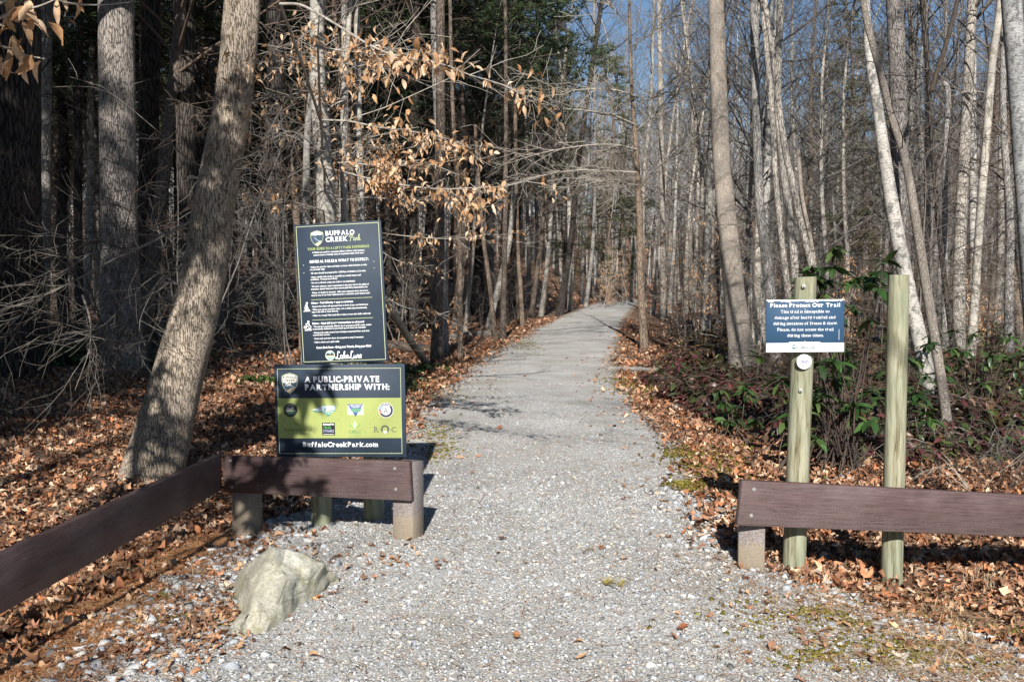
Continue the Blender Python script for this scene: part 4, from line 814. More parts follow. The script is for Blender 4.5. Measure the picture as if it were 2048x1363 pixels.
# hand placed trees: (label, bark, distance, [(u, v, width px)...] from foot to top, extra)
TREES = [
 ('thick leaning tree with furrowed tan bark behind the left rail', 'big', 8.5, [(297, 975, 112), (330, 850, 104), (364, 720, 96), (405, 560, 87), (430, 400, 80), (466, 200, 73), (485, 0, 69)], 'lean'),
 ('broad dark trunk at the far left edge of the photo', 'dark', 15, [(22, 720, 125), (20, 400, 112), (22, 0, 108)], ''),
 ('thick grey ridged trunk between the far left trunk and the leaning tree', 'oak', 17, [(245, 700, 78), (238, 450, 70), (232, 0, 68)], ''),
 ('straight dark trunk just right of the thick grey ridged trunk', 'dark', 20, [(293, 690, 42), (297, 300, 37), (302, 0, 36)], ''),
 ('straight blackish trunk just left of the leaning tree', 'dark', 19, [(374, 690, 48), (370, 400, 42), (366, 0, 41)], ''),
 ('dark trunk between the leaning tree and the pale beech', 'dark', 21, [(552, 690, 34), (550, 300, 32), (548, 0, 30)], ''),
 ('slim grey trunk right of the far left trunk', 'grey', 20, [(88, 700, 22), (92, 300, 20), (95, 0, 18)], ''),
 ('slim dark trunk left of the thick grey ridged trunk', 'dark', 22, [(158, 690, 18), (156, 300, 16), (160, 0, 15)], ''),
 ('pale mottled beech rising behind the tall information panel', 'pale', 9.6, [(662, 935, 44), (652, 440, 37), (645, 300, 35), (635, 150, 32), (633, 0, 27)], 'beech'),
 ('thin pale stem close on the left side of the beech', 'pale', 9.9, [(608, 925, 18), (612, 440, 15), (616, 250, 13), (640, 60, 9)], ''),
 ('thin pale stem close on the right side of the beech', 'pale', 10.3, [(694, 890, 17), (689, 440, 15), (686, 240, 13), (700, 0, 10)], ''),
 ('slender white stem above the right corner of the tall panel', 'pale', 10.8, [(723, 860, 14), (722, 440, 14), (717, 200, 13), (712, 0, 12)], ''),
 ('grey brown trunk behind and right of the information sign', 'brown', 20, [(873, 700, 24), (880, 430, 19), (881, 0, 17)], 'br'),
 ('slim brown trunk at the left verge where the path narrows', 'brown', 20, [(921, 712, 12), (918, 440, 10), (905, 200, 8), (900, 0, 7)], 'br'),
 ('thin trunk leaning left beside the left verge of the path', 'brown', 26, [(991, 675, 10), (978, 560, 9), (965, 460, 8), (950, 250, 6)], 'br'),
 ('upright thin trunk beside the left verge, second along', 'brown', 27, [(1006, 672, 13), (1008, 560, 11), (1010, 460, 10), (1012, 200, 8), (1010, 0, 7)], 'br'),
 ('pale bent trunk slanting right at the left verge of the path', 'pale', 33, [(978, 650, 14), (1000, 560, 12), (1019, 482, 11), (1030, 350, 9)], ''),
 ('slim trunk by the left verge in front of the dark pines', 'brown', 34, [(1045, 650, 10), (1040, 560, 9), (1035, 480, 8), (1030, 200, 7)], 'br'),
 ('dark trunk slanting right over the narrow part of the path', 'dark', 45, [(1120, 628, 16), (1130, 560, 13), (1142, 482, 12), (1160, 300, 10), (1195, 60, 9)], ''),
 ('thin grey trunk where the path bends right', 'grey', 60, [(1172, 611, 9), (1186, 480, 7), (1190, 300, 6), (1188, 0, 5)], 'br'),
 ('slender sapling with long level branches on the right verge', 'brown', 24, [(1288, 680, 18), (1281, 560, 14), (1279, 430, 13), (1272, 300, 10), (1262, 150, 7), (1258, -20, 5)], 'whorl'),
 ('straight pale trunk just right of the branchy sapling', 'grey', 46, [(1327, 620, 13), (1325, 400, 11), (1318, 0, 9)], 'br'),
 ('stout pale scaly trunk rising from the shrubs in the right half', 'flaky', 18, [(1482, 700, 50), (1470, 600, 42), (1460, 500, 40), (1450, 400, 37), (1441, 287, 34), (1432, 0, 30)], ''),
 ('curved grey trunk next right of the stout scaly one', 'grey', 18, [(1545, 640, 23), (1538, 560, 21), (1520, 411, 18), (1512, 222, 17), (1507, 0, 16)], 'br'),
 ('slim pale trunk leaning left above the warning sign', 'grey', 20.5, [(1585, 660, 15), (1573, 560, 13), (1552, 370, 11), (1544, 222, 11), (1524, 0, 10)], ''),
 ('grey trunk crossing behind two slimmer ones above the warning sign', 'grey', 22, [(1595, 640, 17), (1586, 493, 16), (1566, 330, 15), (1556, 200, 14), (1561, 0, 14)], 'br'),
 ('slim trunk slanting strongly left above the warning sign post', 'grey', 17, [(1655, 660, 17), (1631, 560, 15), (1603, 452, 14), (1586, 370, 14), (1568, 287, 13), (1545, 103, 11), (1529, 0, 10)], ''),
 ('broken reddish dead snag with short side stubs', 'flaky', 20, [(1640, 600, 9), (1622, 480, 8), (1605, 400, 8), (1596, 300, 8)], 'snag'),
 ('silvery banded trunk leaning left behind the bare wooden post', 'birch', 14, [(1848, 720, 33), (1808, 540, 30), (1777, 370, 27), (1756, 222, 21), (1738, 110, 17), (1732, 0, 15)], ''),
 ('flaky brown trunk leaning left beside the silvery banded one', 'flaky', 11, [(1902, 905, 22), (1887, 790, 20), (1870, 680, 20), (1850, 560, 19), (1833, 450, 18), (1820, 370, 17), (1805, 300, 16), (1785, 240, 15), (1762, 150, 14), (1743, 80, 13), (1726, 0, 13)], ''),
 ('thick straight pinkish grey trunk behind the two leaning trunks', 'oak', 22, [(1805, 660, 38), (1797, 205, 33), (1789, 0, 32)], ''),
 ('dark forked trunk in the upper right', 'dark', 20, [(1900, 640, 13), (1886, 534, 11), (1870, 370, 10), (1857, 165, 10), (1845, 0, 9)], 'fork'),
 ('crooked grey trunk right of the dark forked one', 'grey', 22, [(1890, 640, 13), (1890, 400, 11), (1892, 300, 11), (1896, 185, 11), (1884, 165, 10)], ''),
 ('straight mottled trunk in the far right woods', 'birch', 25, [(1947, 650, 17), (1946, 400, 15), (1944, 0, 14)], 'br'),
 ('pale trunk leaning right near the right edge', 'pale', 20, [(1945, 660, 18), (1952, 560, 16), (1960, 430, 16), (1972, 287, 16), (1985, 123, 15), (2001, 0, 14)], ''),
 ('thick pale mottled trunk at the right edge of the photo', 'birch', 14, [(2075, 700, 44), (2054, 430, 38), (2038, 205, 37), (2022, 0, 38)], ''),
]
def place_tree(label, bark, Y, path, extra, k):
    rgt = np.random.default_rng(500 + k); sc_ = Y / F
    pts = [P(u, v, Y) for (u, v, w) in path]; rad = [w * sc_ / 2 for (u, v, w) in path]
    foot = pts[0].copy(); gzz = gz(foot[0], foot[1])
    dirn = unit(pts[0] - pts[1])
    if foot[2] > gzz: foot = foot + dirn * ((foot[2] - gzz) / max(.3, -dirn[2])); pts.insert(0, foot); rad.insert(0, rad[0] * 1.08)
    pts.insert(0, pts[0] + dirn * .25); rad.insert(0, rad[0] * 1.05)
    topdir = unit(pts[-1] - pts[-2]); H = rgt.uniform(5, 9) if extra != 'snag' else 0
    if path[-1][1] <= 60 and extra != 'snag':
        for s in (1, 2, 3): topdir = unit(topdir + (rgt.normal(0, .03), rgt.normal(0, .03), .12)); pts.append(pts[-1] + topdir * H / 3); rad.append(rad[-1] * (.86 if s < 3 else .6))
    org = np.array((pts[1][0], pts[1][1], gz(pts[1][0], pts[1][1])))
    root = empty({'beech': 'beech_tree', 'snag': 'dead_tree'}.get(extra, 'bare_tree'), org); tag(root, label, 'tree')
    L = [p - org for p in pts]
    big = max(rad) > .15
    mb, sp_, ra = trunk_mesh(L, rad, 28 if big else 10, .012 if not big else .014, k, 1.25)
    mb.build('trunk', M[bark], root, smooth=True)
    cb = MB(); tips = []
    tw = {'pale': 'twig_pale', 'dark': 'twig_dark', 'brown': 'twig_brown', 'flaky': 'twig_brown'}.get(bark, 'twig')
    n0 = len(sp_)
    if extra == 'snag':
        for _ in range(12):
            i = rgt.integers(int(n0 * .35), n0); grow(cb, sp_[i], (rgt.normal(), rgt.normal() * .5, rgt.uniform(-.1, .5)), rgt.uniform(.2, .7), .009, 0, rgt, [0, 0], seg=3)
    elif extra == 'lean':
        # the low bare limb sweeping to the left, its twigs hanging in the sun
        o3 = org
        for (path2, r_) in (([(392, 438), (330, 470), (270, 500), (225, 520), (150, 560), (70, 600), (-10, 622)], .016), ([(225, 520), (215, 560), (240, 610), (252, 645), (200, 690), (160, 720)], .009), ([(270, 500), (200, 500), (120, 545), (40, 570)], .008),
                            ([(165, 590), (180, 640), (178, 700), (150, 780)], .010), ([(150, 560), (90, 590), (30, 640)], .007), ([(345, 560), (300, 590), (240, 600), (180, 605)], .008), ([(330, 470), (260, 470), (180, 480), (90, 470)], .009), ([(430, 395), (470, 330), (520, 290), (560, 225)], .008),
                            ([(360, 620), (320, 600), (262, 600), (200, 655), (130, 665)], .008), ([(385, 500), (350, 545), (320, 560), (280, 640), (290, 690)], .006)):
            q = np.array([P(a, b, 8.4 - .15 * ii) for ii, (a, b) in enumerate(path2)]) - o3; q = smooth_curve(q, 4); tube(cb, q, np.linspace(r_, .002, len(q)), 5)
            for _ in range(int(8)):
                i = rgt.integers(3, len(q) - 1); dd_ = unit(q[i + 1] - q[i]); grow(cb, q[i], unit(dd_ + rgt.normal(0, .6, 3)), rgt.uniform(.3, .85), .0032, 1, rgt, [0, 4], up=.02, wig=.22, seg=5, minr=.0013)
    if extra == 'whorl':
        for (a, b) in (([(1276, 195), (1250, 185), (1215, 178), (1150, 180), (1120, 185)], .02), ([(1272, 250), (1230, 232), (1180, 222), (1120, 215), (1060, 190)], .018), ([(1276, 300), (1235, 290), (1180, 290), (1110, 300), (1050, 315)], .018), ([(1278, 345), (1220, 342), (1160, 340), (1090, 350), (1010, 372)], .02), ([(1280, 370), (1230, 366), (1160, 355)], .014),
                       ([(1282, 370), (1320, 330), (1352, 310), (1385, 290)], .016), ([(1270, 215), (1310, 190), (1345, 160)], .012), ([(1262, 60), (1230, 20), (1200, -10)], .012), ([(1262, 95), (1310, 60), (1340, 20)], .012), ([(1274, 260), (1310, 230), (1360, 180)], .012)):
            q = smooth_curve(np.array([P(c, d, Y - .5 * ii) for ii, (c, d) in enumerate(a)]) - org, 4); tube(cb, q, np.linspace(b * 1.3, .008, len(q)), 5)
            for _ in range(14):
                i = rgt.integers(2, len(q) - 1); grow(cb, q[i], unit(unit(q[-1] - q[0]) + rgt.normal(0, .5, 3) * (1, 1, .5)), rgt.uniform(.5, 1.6), .010, 1, rgt, [0, 5], up=.03, wig=.15, seg=5, minr=.005)
    if extra == 'fork':
        q = smooth_curve(np.array([P(1863, 182, Y), P(1875, 140, Y), P(1890, 95, Y), P(1915, 0, Y), P(1935, -120, Y)]) - org, 4); tube(cb, q, np.linspace(.055, .04, len(q)), 8)
    # upper crown and a few small dead side twigs lower down
    if extra not in ('snag',):
        hi = [i for i in range(n0) if sp_[i][2] + org[2] > 1.9 + .29 * Y * (1 if Y < 30 else .6)]
        for _ in range(26 if hi else 0):
            i = rgt.choice(hi); a = rgt.uniform(0, 6.3); grow(cb, sp_[i], (math.cos(a), math.sin(a), .5), rgt.uniform(1.2, 3.2), ra[i] * .35, 2, rgt, [0, 4, 4], up=.06, wig=.15, seg=5, minr=.004)
        for _ in range(22 if extra == 'br' else 7):
            i = rgt.integers(int(n0 * .2), n0); a = rgt.uniform(0, 6.3); grow(cb, sp_[i] , (math.cos(a), math.sin(a) * .6, rgt.uniform(-.1, .5)), rgt.uniform(.4, 1.8), .007, 1, rgt, [0, 4], up=.02, wig=.2, seg=5, minr=.003)
    if extra == 'whorl': tw = 'twig_pale'
    if cb.v: cb.build('crown' if extra != 'snag' else 'branch_stubs', M[tw], root)
    return root, org, sp_
roots = {}
for k, t in enumerate(TREES): roots[k] = place_tree(*t, k)

# reddish bark scar on the leaning trunk is part of its bark; dry beech leaves on level branches
LEAFC = [(.50, .31, .17), (.56, .39, .25), (.42, .235, .12), (.62, .47, .33), (.33, .17, .08), (.54, .37, .24)]
lf = leaf_t(.25, .55, .75, 4)
def leaves_on(mb, pts, dirs, N, rg_, size, spread=.05, pal=LEAFC, hang=.9):
    pts = np.array(pts); i = rg_.integers(0, len(pts), N); pos = pts[i] + rg_.normal(0, spread, (N, 3))
    yaw = rg_.uniform(0, 6.3, N); pit = rg_.normal(-hang, .45, N); rol = rg_.normal(0, .8, N); s = rg_.uniform(*size, N)
    sc3 = np.stack([s * rg_.uniform(.5, 1.1, N), s, s * rg_.uniform(.3, 1.3, N)], -1)
    scatter(mb, lf[0], lf[1], pos, rots(yaw, pit, rol), sc3, pick(rg_, pal, N, .15), .02, rg_)
broot, borg, bsp = roots[8]; rb_ = np.random.default_rng(77); bw = MB(); bl_ = MB()
BR = [ # path px, distance, leaf spans (path fraction a..b, count, size)
 ([(560, 8), (600, 10), (640, 30), (690, 60), (730, 85), (780, 108), (840, 120), (890, 130), (940, 150), (1000, 168), (1045, 190)], 6.2, 5.6, .010, [(.30, .66, 85, (.05, .085)), (.66, .76, 16, (.05, .08)), (.8, 1, 16, (.04, .07))]),
 ([(636, 95), (670, 100), (720, 105), (770, 110), (830, 105)], 6.4, 6.0, .008, [(.3, 1, 34, (.05, .08))]),
 ([(645, 240), (700, 243), (760, 255), (820, 262), (870, 272), (925, 285)], 8.6, 8.0, .010, [(.05, 1, 110, (.05, .085))]),
 ([(648, 330), (690, 325), (740, 330), (790, 330), (850, 318)], 8.8, 8.2, .009, [(.1, .9, 110, (.045, .08))]),
 ([(650, 335), (710, 350), (760, 362), (820, 372), (880, 378), (940, 376), (1010, 372), (1080, 355)], 8.6, 7.8, .011, [(.1, .72, 230, (.05, .085)), (.75, 1, 8, (.04, .06))]),
 ([(640, 130), (600, 120), (565, 112), (530, 128)], 9, 8.2, .008, [(.4, 1, 30, (.05, .08))]),
 ([(640, 150), (600, 170), (560, 140), (530, 155)], 9, 8.2, .008, [(.3, 1, 26, (.05, .08))]),
 ([(642, 180), (600, 185), (560, 195), (520, 190)], 9, 8.4, .006, [(.5, 1, 14, (.04, .08))]),
 ([(640, 300), (590, 265), (560, 270), (530, 290)], 9, 8.3, .008, [(.4, .9, 16, (.05, .09))]),
 ([(645, 420), (610, 410), (570, 400), (540, 405)], 9, 8.4, .008, [(.2, 1, 26, (.04, .07))]),
 ([(690, 200), (660, 190), (690, 170), (720, 160)], 9.6, 8.6, .007, [(0, 1, 60, (.045, .08))]),
 ([(690, 70), (660, 85), (640, 105), (690, 130)], 9.6, 8.6, .007, [(0, 1, 50, (.045, .08))]),
 ([(700, 455), (780, 468), (860, 476), (920, 476), (985, 466)], 10.6, 9.8, .008, [(.3, 1, 60, (.04, .07))]),
 ([(720, 560), (800, 610), (850, 622), (890, 628)], 11, 10.4, .006, [(.3, 1, 44, (.04, .07))]),
 ([(700, 440), (760, 500), (820, 530), (870, 530)], 11, 10.2, .006, [(.3, 1, 34, (.04, .07))]),
 ([(640, 20), (620, 60), (600, 80), (640, 100)], 9.2, 8.6, .006, [(0, 1, 36, (.045, .08))]),
 ([(690, 300), (740, 290), (790, 300), (840, 290)], 9.4, 8.4, .006, [(.1, 1, 60, (.04, .07))]),
 ([(690, 400), (740, 395), (800, 400), (850, 410)], 9.6, 9.0, .006, [(.1, 1, 60, (.04, .07))])]
for (pth, ya, yb, r_, spans) in BR:
    n = len(pth); yy = np.linspace(ya, yb, n); anchor = [P(a, b, y_) - borg for (a, b), y_ in zip(pth, yy)]
    q = smooth_curve(np.array(anchor), 5)
    j = int(np.argmin(np.linalg.norm(bsp - q[0], axis=1))); 
    if np.linalg.norm(bsp[j] - q[0]) > .08: tube(bw, smooth_curve(np.array([bsp[max(j - 1, 0)], (bsp[j] + q[0]) / 2 + (0, 0, -.03), q[0]]), 4), np.linspace(r_ * 1.4, r_, 9), 5)
    tube(bw, q, np.linspace(r_, .002, len(q)), 5); sub = []
    for _ in range(10):
        i = rb_.integers(2, len(q) - 1); tp = []; grow(bw, q[i], unit(unit(q[-1] - q[0]) + rb_.normal(0, .55, 3) * (1, 1, .28)), rb_.uniform(.15, .55), .0035, 1, rb_, [0, 3], up=.03, wig=.18, seg=4, minr=.0016, tips=tp); sub.append((i / len(q), tp))
    for (a, b, N, sz) in spans:
        N = int(N * 1.45); pp = [q[i] for i in range(int(a * (len(q) - 1)), int(b * (len(q) - 1)) + 1)]
        for (fr, tp) in sub:
            if a <= fr <= b: pp += [t[0] for t in tp]
        leaves_on(bl_, pp, None, N, rb_, sz, .035)
bw.build('branches', M['twig_pale'], broot); bl_.build('leaves', M['leaf'], broot)

# young beech just outside the left edge whose leaves hang into the top left corner
nb = empty('beech_sapling', (-2.35, 3.0, gz(-2.35, 3.0))); tag(nb, 'leafy twigs of a near beech sapling hanging into the top left corner', 'tree'); no = np.array(nb.location)
tm, sp_, ra = trunk_mesh([(0, 0, -.1), (.05, 0, 1), (0, .1, 2), (.1, .1, 3), (.05, .15, 4.2), (.1, .1, 5.4)], [.035, .03, .026, .02, .015, .006], 10, .01, 4); tm.build('trunk', M['pale'], nb, smooth=True)
bw = MB(); bl_ = MB()
for (pth, dd_, spans) in (([(-60, 60), (-10, 40), (40, 20), (80, 12), (140, -15)], 3.1, [(.25, .8, 26, (.05, .09))]), ([(-80, 90), (-30, 85), (10, 95), (50, 110), (90, 118)], 3.2, [(.3, .85, 18, (.055, .09))]), ([(-60, 40), (60, -20), (130, 5), (200, 10), (262, 4)], 3.6, [(.4, .6, 5, (.04, .06))])):
    q = smooth_curve(np.array([P(a, b, dd_) for a, b in pth]) - no, 5); j = int(np.argmin(np.abs(sp_[:, 2] - q[0][2] + .1))); tube(bw, smooth_curve(np.array([sp_[j], (sp_[j] + q[0]) / 2, q[0]]), 4), np.linspace(.010, .006, 9), 5); tube(bw, q, np.linspace(.006, .0018, len(q)), 5)
    for (a, b, N, sz) in spans: leaves_on(bl_, [q[i] for i in range(int(a * len(q)), int(b * len(q)))], None, N, rb_, sz, .03)
for _ in range(12):
    i = rb_.integers(len(sp_) // 2, len(sp_)); a = rb_.uniform(1.9, 4.4); tp = []; grow(bw, sp_[i], (math.cos(a), math.sin(a), .35), rb_.uniform(.5, 1.1), .008, 1, rb_, [0, 4], tips=tp, seg=4); leaves_on(bl_, [t[0] for t in tp], None, 22, rb_, (.05, .09), .04)
bw.build('branches', M['twig_pale'], nb); bl_.build('leaves', M['leaf'], nb)

# ------------------------------------------------------------------ generic tree kinds
def instance(name, parts, loc, rz, sc3, label, cat, group):
    r = empty(name, loc, rz); r.scale = sc3; tag(r, label, cat, group)
    for (nm, me) in parts: c = bpy.data.objects.new(nm, me); COL.objects.link(c); c.parent = r
    return r
def bare_variant(seed, H=17, r=.13, bark='grey', tw='twig', lo=.3, n1=30, lean=.03):
    rg_ = np.random.default_rng(seed); pts = [np.array((0, 0, -.4))]; d = np.array((rg_.normal(0, lean), rg_.normal(0, lean), 1.))
    for k in range(8): d = unit(d + (rg_.normal(0, .045), rg_.normal(0, .045), .02)); pts.append(pts[-1] + d * H / 8)
    mb, sp_, ra = trunk_mesh(pts, np.linspace(r, r * .15, 9) ** 1.0, 9, .02, seed, 1.3); tm = mb.build('trunk', M[bark], smooth=True, link=False)
    cb = MB(); n = len(sp_)
    for k in range(n1):
        t = rg_.uniform(lo, 1) ; i = min(int(t * n), n - 1); a = rg_.uniform(0, 6.3); L = H * .26 * (1.15 - t) * rg_.uniform(.6, 1.3) + .5
        grow(cb, sp_[i], (math.cos(a), math.sin(a), rg_.uniform(.35, 1.1)), L, min(max(ra[i] * .35, .010), .03), 2, rg_, [0, 4, 5], up=.08, wig=.14, seg=5, minr=.0045)
    for k in range(12):
        i = rg_.integers(int(n * .08), int(n * .5)); a = rg_.uniform(0, 6.3); grow(cb, sp_[i], (math.cos(a), math.sin(a), rg_.uniform(-.1, .4)), rg_.uniform(.5, 2.2), .012, 1, rg_, [0, 4], up=.0, wig=.18, seg=4, minr=.005)
    return [('trunk', tm), ('crown', cb.build('crown', M[tw], link=False))]
def sapling_variant(seed, H=4.5, stems=3, tw='twig', r=.018):
    rg_ = np.random.default_rng(seed); cb = MB(); st = MB()
    for s in range(stems):
        p = np.array((rg_.normal(0, .15), rg_.normal(0, .15), -.1)); d = np.array((rg_.normal(0, .18), rg_.normal(0, .18), 1.)); pts = [p]; hh = H * rg_.uniform(.6, 1)
        for k in range(7): d = unit(d + rg_.normal(0, .08, 3)); pts.append(pts[-1] + d * hh / 7)
        pts = smooth_curve(np.array(pts), 2); tube(st, pts, np.linspace(r, .004, len(pts)), 6)
        for k in range(int(26 / stems) + 8):
            i = rg_.integers(2, len(pts)); a = rg_.uniform(0, 6.3); grow(cb, pts[i], (math.cos(a), math.sin(a), rg_.uniform(.0, .9)), hh * rg_.uniform(.12, .34), .007, 2, rg_, [0, 3, 4], up=.03, wig=.2, seg=4, minr=.003)
    return [('stem', st.build('stem', M[tw], link=False)), ('twigs', cb.build('twigs', M[tw], link=False))]
def beechling_variant(seed, H=4.0):
    v = sapling_variant(seed, H, 1, 'twig_pale', .02); rg_ = np.random.default_rng(seed); me = v[1][1]; co = np.zeros(len(me.vertices) * 3); me.vertices.foreach_get('co', co); co = co.reshape(-1, 3)
    lb_ = MB(); leaves_on(lb_, co, None, 520, rg_, (.06, .10), .03, [(.50, .27, .13), (.58, .36, .2), (.42, .2, .09), (.6, .42, .28)]); return v + [('leaves', lb_.build('leaves', M['leaf'], link=False))]
ndl = np.array([(-.03, 0, 0), (.03, 0, 0), (.0, 1, 0)]); ndlf = np.array([(0, 1, 2)])
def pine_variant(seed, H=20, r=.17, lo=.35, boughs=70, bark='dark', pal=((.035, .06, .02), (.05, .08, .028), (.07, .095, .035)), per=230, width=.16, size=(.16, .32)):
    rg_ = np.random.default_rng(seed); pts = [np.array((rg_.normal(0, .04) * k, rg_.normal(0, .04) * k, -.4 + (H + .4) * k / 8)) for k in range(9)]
    mb, sp_, ra = trunk_mesh(pts, np.linspace(r, .03, 9), 10, .02, seed, 1.25); tm = mb.build('trunk', M[bark], smooth=True, link=False)
    cb = MB(); fb = MB(); n = len(sp_)
    for k in range(boughs):
        t = lo + (1 - lo) * rg_.random(); i = min(int(t * n), n - 1); a = rg_.uniform(0, 6.3); L = H * width * (1.25 - t) / (1.25 - lo) * rg_.uniform(.6, 1.2); tp = []
        grow(cb, sp_[i], (math.cos(a), math.sin(a), rg_.uniform(-.1, .35)), L, .028, 1, rg_, [0, 7], up=.01, wig=.1, seg=5, tips=tp, minr=.005, flat=.3)
        tp = np.array([q[0] for q in tp if np.linalg.norm(q[0][:2] - sp_[i][:2]) > L * .3]) if tp else None
        if tp is None or len(tp) == 0: continue
        j = rg_.integers(0, len(tp), per); pos = tp[j] + rg_.normal(0, .09, (per, 3)) * (1, 1, .5)
        scatter(fb, ndl, ndlf, pos, rots(rg_.uniform(0, 6.3, per), rg_.normal(.1, .5, per), rg_.uniform(0, 3, per)), np.stack([rg_.uniform(.5, 1.1, per), rg_.uniform(*size, per), np.ones(per)], -1), np.clip(pick(rg_, pal, per, .3), 0, 1))
    for k in range(16):
        i = rg_.integers(int(n * .06), int(n * lo) + 1); a = rg_.uniform(0, 6.3); grow(cb, sp_[i], (math.cos(a), math.sin(a), rg_.uniform(-.3, .2)), rg_.uniform(.5, 2.0), .012, 1, rg_, [0, 4], up=-.02, wig=.15, seg=4, minr=.004)
    return [('trunk', tm), ('branches', cb.build('branches', M['twig_dark'], link=False)), ('crown', fb.build('crown', M['needle'], link=False))]

bareG = [bare_variant(s, H=15 + 1.5 * s, r=.10 + .012 * s, bark=['grey', 'birch', 'grey', 'brown', 'pale', 'grey'][s], tw=['twig', 'twig', 'twig', 'twig_brown', 'twig', 'twig_brown'][s], lo=.28) for s in range(6)]
bareD = [bare_variant(20 + s, H=16 + 2 * s, r=.13, bark='brown', tw='twig_dark', lo=.25) for s in range(2)]
sapV = [sapling_variant(40 + s, H=3.0 + .8 * s, stems=1 + s % 3, tw=['twig', 'twig_brown', 'twig', 'twig_brown', 'twig'][s]) for s in range(5)]
bchV = [beechling_variant(60 + s, 2.6 + s) for s in range(2)]
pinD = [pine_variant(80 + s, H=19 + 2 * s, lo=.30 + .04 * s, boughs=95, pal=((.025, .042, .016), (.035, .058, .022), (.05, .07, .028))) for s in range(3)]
pinS = pine_variant(99, H=20, lo=.2, boughs=130, per=260, width=.17, size=(.25, .45))
hemL = [pine_variant(90 + s, H=16, r=.14, lo=.12, boughs=90, bark='brown', pal=((.07, .085, .03), (.10, .115, .045), (.13, .135, .06)), per=70, width=.15, size=(.09, .2)) for s in range(2)]

R_ = random.Random(9); taken = []
def free(x, y, dmin):
    for (a, b) in taken:
        if (a - x) ** 2 + (b - y) ** 2 < dmin * dmin: return False
    taken.append((x, y)); return True
for k in roots: taken.append((roots[k][1][0], roots[k][1][1]))
def spots(n, y0, y1, side, dmin, margin=2.2, wide=2.0, pw=1.0):
    out = []; tries = 0
    while len(out) < n and tries < n * 60:
        tries += 1; y = y0 + (y1 - y0) * R_.random() ** pw
        if side < 0: xa, xb = -.53 * y - wide, float(left(y)) - margin
        elif side > 0: xa, xb = float(right(y)) + margin, .53 * y + wide
        else: xa, xb = -.55 * y, .57 * y
        if xb <= xa: continue
        x = R_.uniform(xa, xb)
        if side == 0 and abs(x - float(cen(y))) < 3: continue
        if free(x, y, dmin): out.append((x, y))
    return out
def put_many(name, variants, pts, label, cat, group, smin=.8, smax=1.2):
    for (x, y) in pts:
        s = R_.uniform(smin, smax); instance(name, R_.choice(variants), (x, y, gz(x, y)), R_.uniform(0, 6.3), (s * R_.uniform(.85, 1.15), s * R_.uniform(.85, 1.15), s), label, cat, group)
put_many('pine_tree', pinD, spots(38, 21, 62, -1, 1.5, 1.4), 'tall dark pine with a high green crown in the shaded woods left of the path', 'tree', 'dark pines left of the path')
put_many('bare_tree', bareD + bareG[2:4] + bareG[5:6], spots(78, 18, 60, -1, .8, .6), 'bare brown tree in the shaded woods left of the path', 'tree', 'bare trees left of the path', .6, 1.05)
put_many('bare_tree', bareG, spots(78, 20, 62, 1, 1.1, 2.6), 'slender bare grey tree in the sunlit woods right of the path', 'tree', 'bare trees right of the path', .55, 1.1)
put_many('bare_tree', bareG, spots(85, 60, 115, 0, 1.6), 'bare tree on the far wooded slope beyond the path', 'tree', 'bare trees on the far slope', .8, 1.2)
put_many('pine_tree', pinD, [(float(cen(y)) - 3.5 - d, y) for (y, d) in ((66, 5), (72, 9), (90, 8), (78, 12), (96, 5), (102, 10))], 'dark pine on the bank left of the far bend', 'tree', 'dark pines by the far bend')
put_many('bare_tree', bareG, [P(u, 500, y)[:2] for (u, y) in ((1140, 52), (1165, 66), (1200, 74), (1228, 68), (1246, 80), (1262, 70), (1290, 62), (1304, 50), (1340, 56), (1350, 72), (1188, 84), (1275, 88))], 'bare tree crowding the bank near the far bend', 'tree', 'bare trees near the far bend', .9, 1.2)
put_many('bare_tree', bareD + bareG, spots(40, 58, 100, 0, .9), 'bare tree crowding the bank near the far bend', 'tree', 'bare trees near the far bend', .6, 1.0)
put_many('pine_tree', hemL, [P(u, 500, y)[:2] for (u, y) in ((1218, 62), (1240, 70), (1690, 44), (1720, 52), (1640, 60), (1780, 66), (1400, 75), (1130, 60))], 'olive green hemlock standing among the bare trees far off', 'tree', 'hemlocks among the bare trees', .8, 1.15)
put_many('bare_sapling', sapV, spots(44, 13, 45, -1, .9, 1.0, 2, 1.2), 'bare twiggy sapling in the understory left of the path', 'sapling', 'saplings left of the path', .6, 1.2)
put_many('bare_sapling', sapV, spots(60, 13, 50, 1, .6, 1.4, 2, 1.3), 'bare twiggy sapling in the understory right of the path', 'sapling', 'saplings right of the path', .6, 1.2)
put_many('bare_sapling', sapV, spots(45, 46, 92, 0, .8), 'bare sapling on the leafy bank where the path bends away', 'sapling', 'saplings on the far bank', 1.1, 2.0)
put_many('beech_sapling', bchV, [P(u, 560, y)[:2] for (u, y) in ((1222, 58), (1248, 62), (1206, 55), (1700, 24), (1370, 27), (1425, 22), (1585, 26), (1940, 24), (60, 24), (150, 27))], 'small beech sapling holding pale orange dead leaves in the background', 'sapling', 'leafy beech saplings', .7, 1.2)

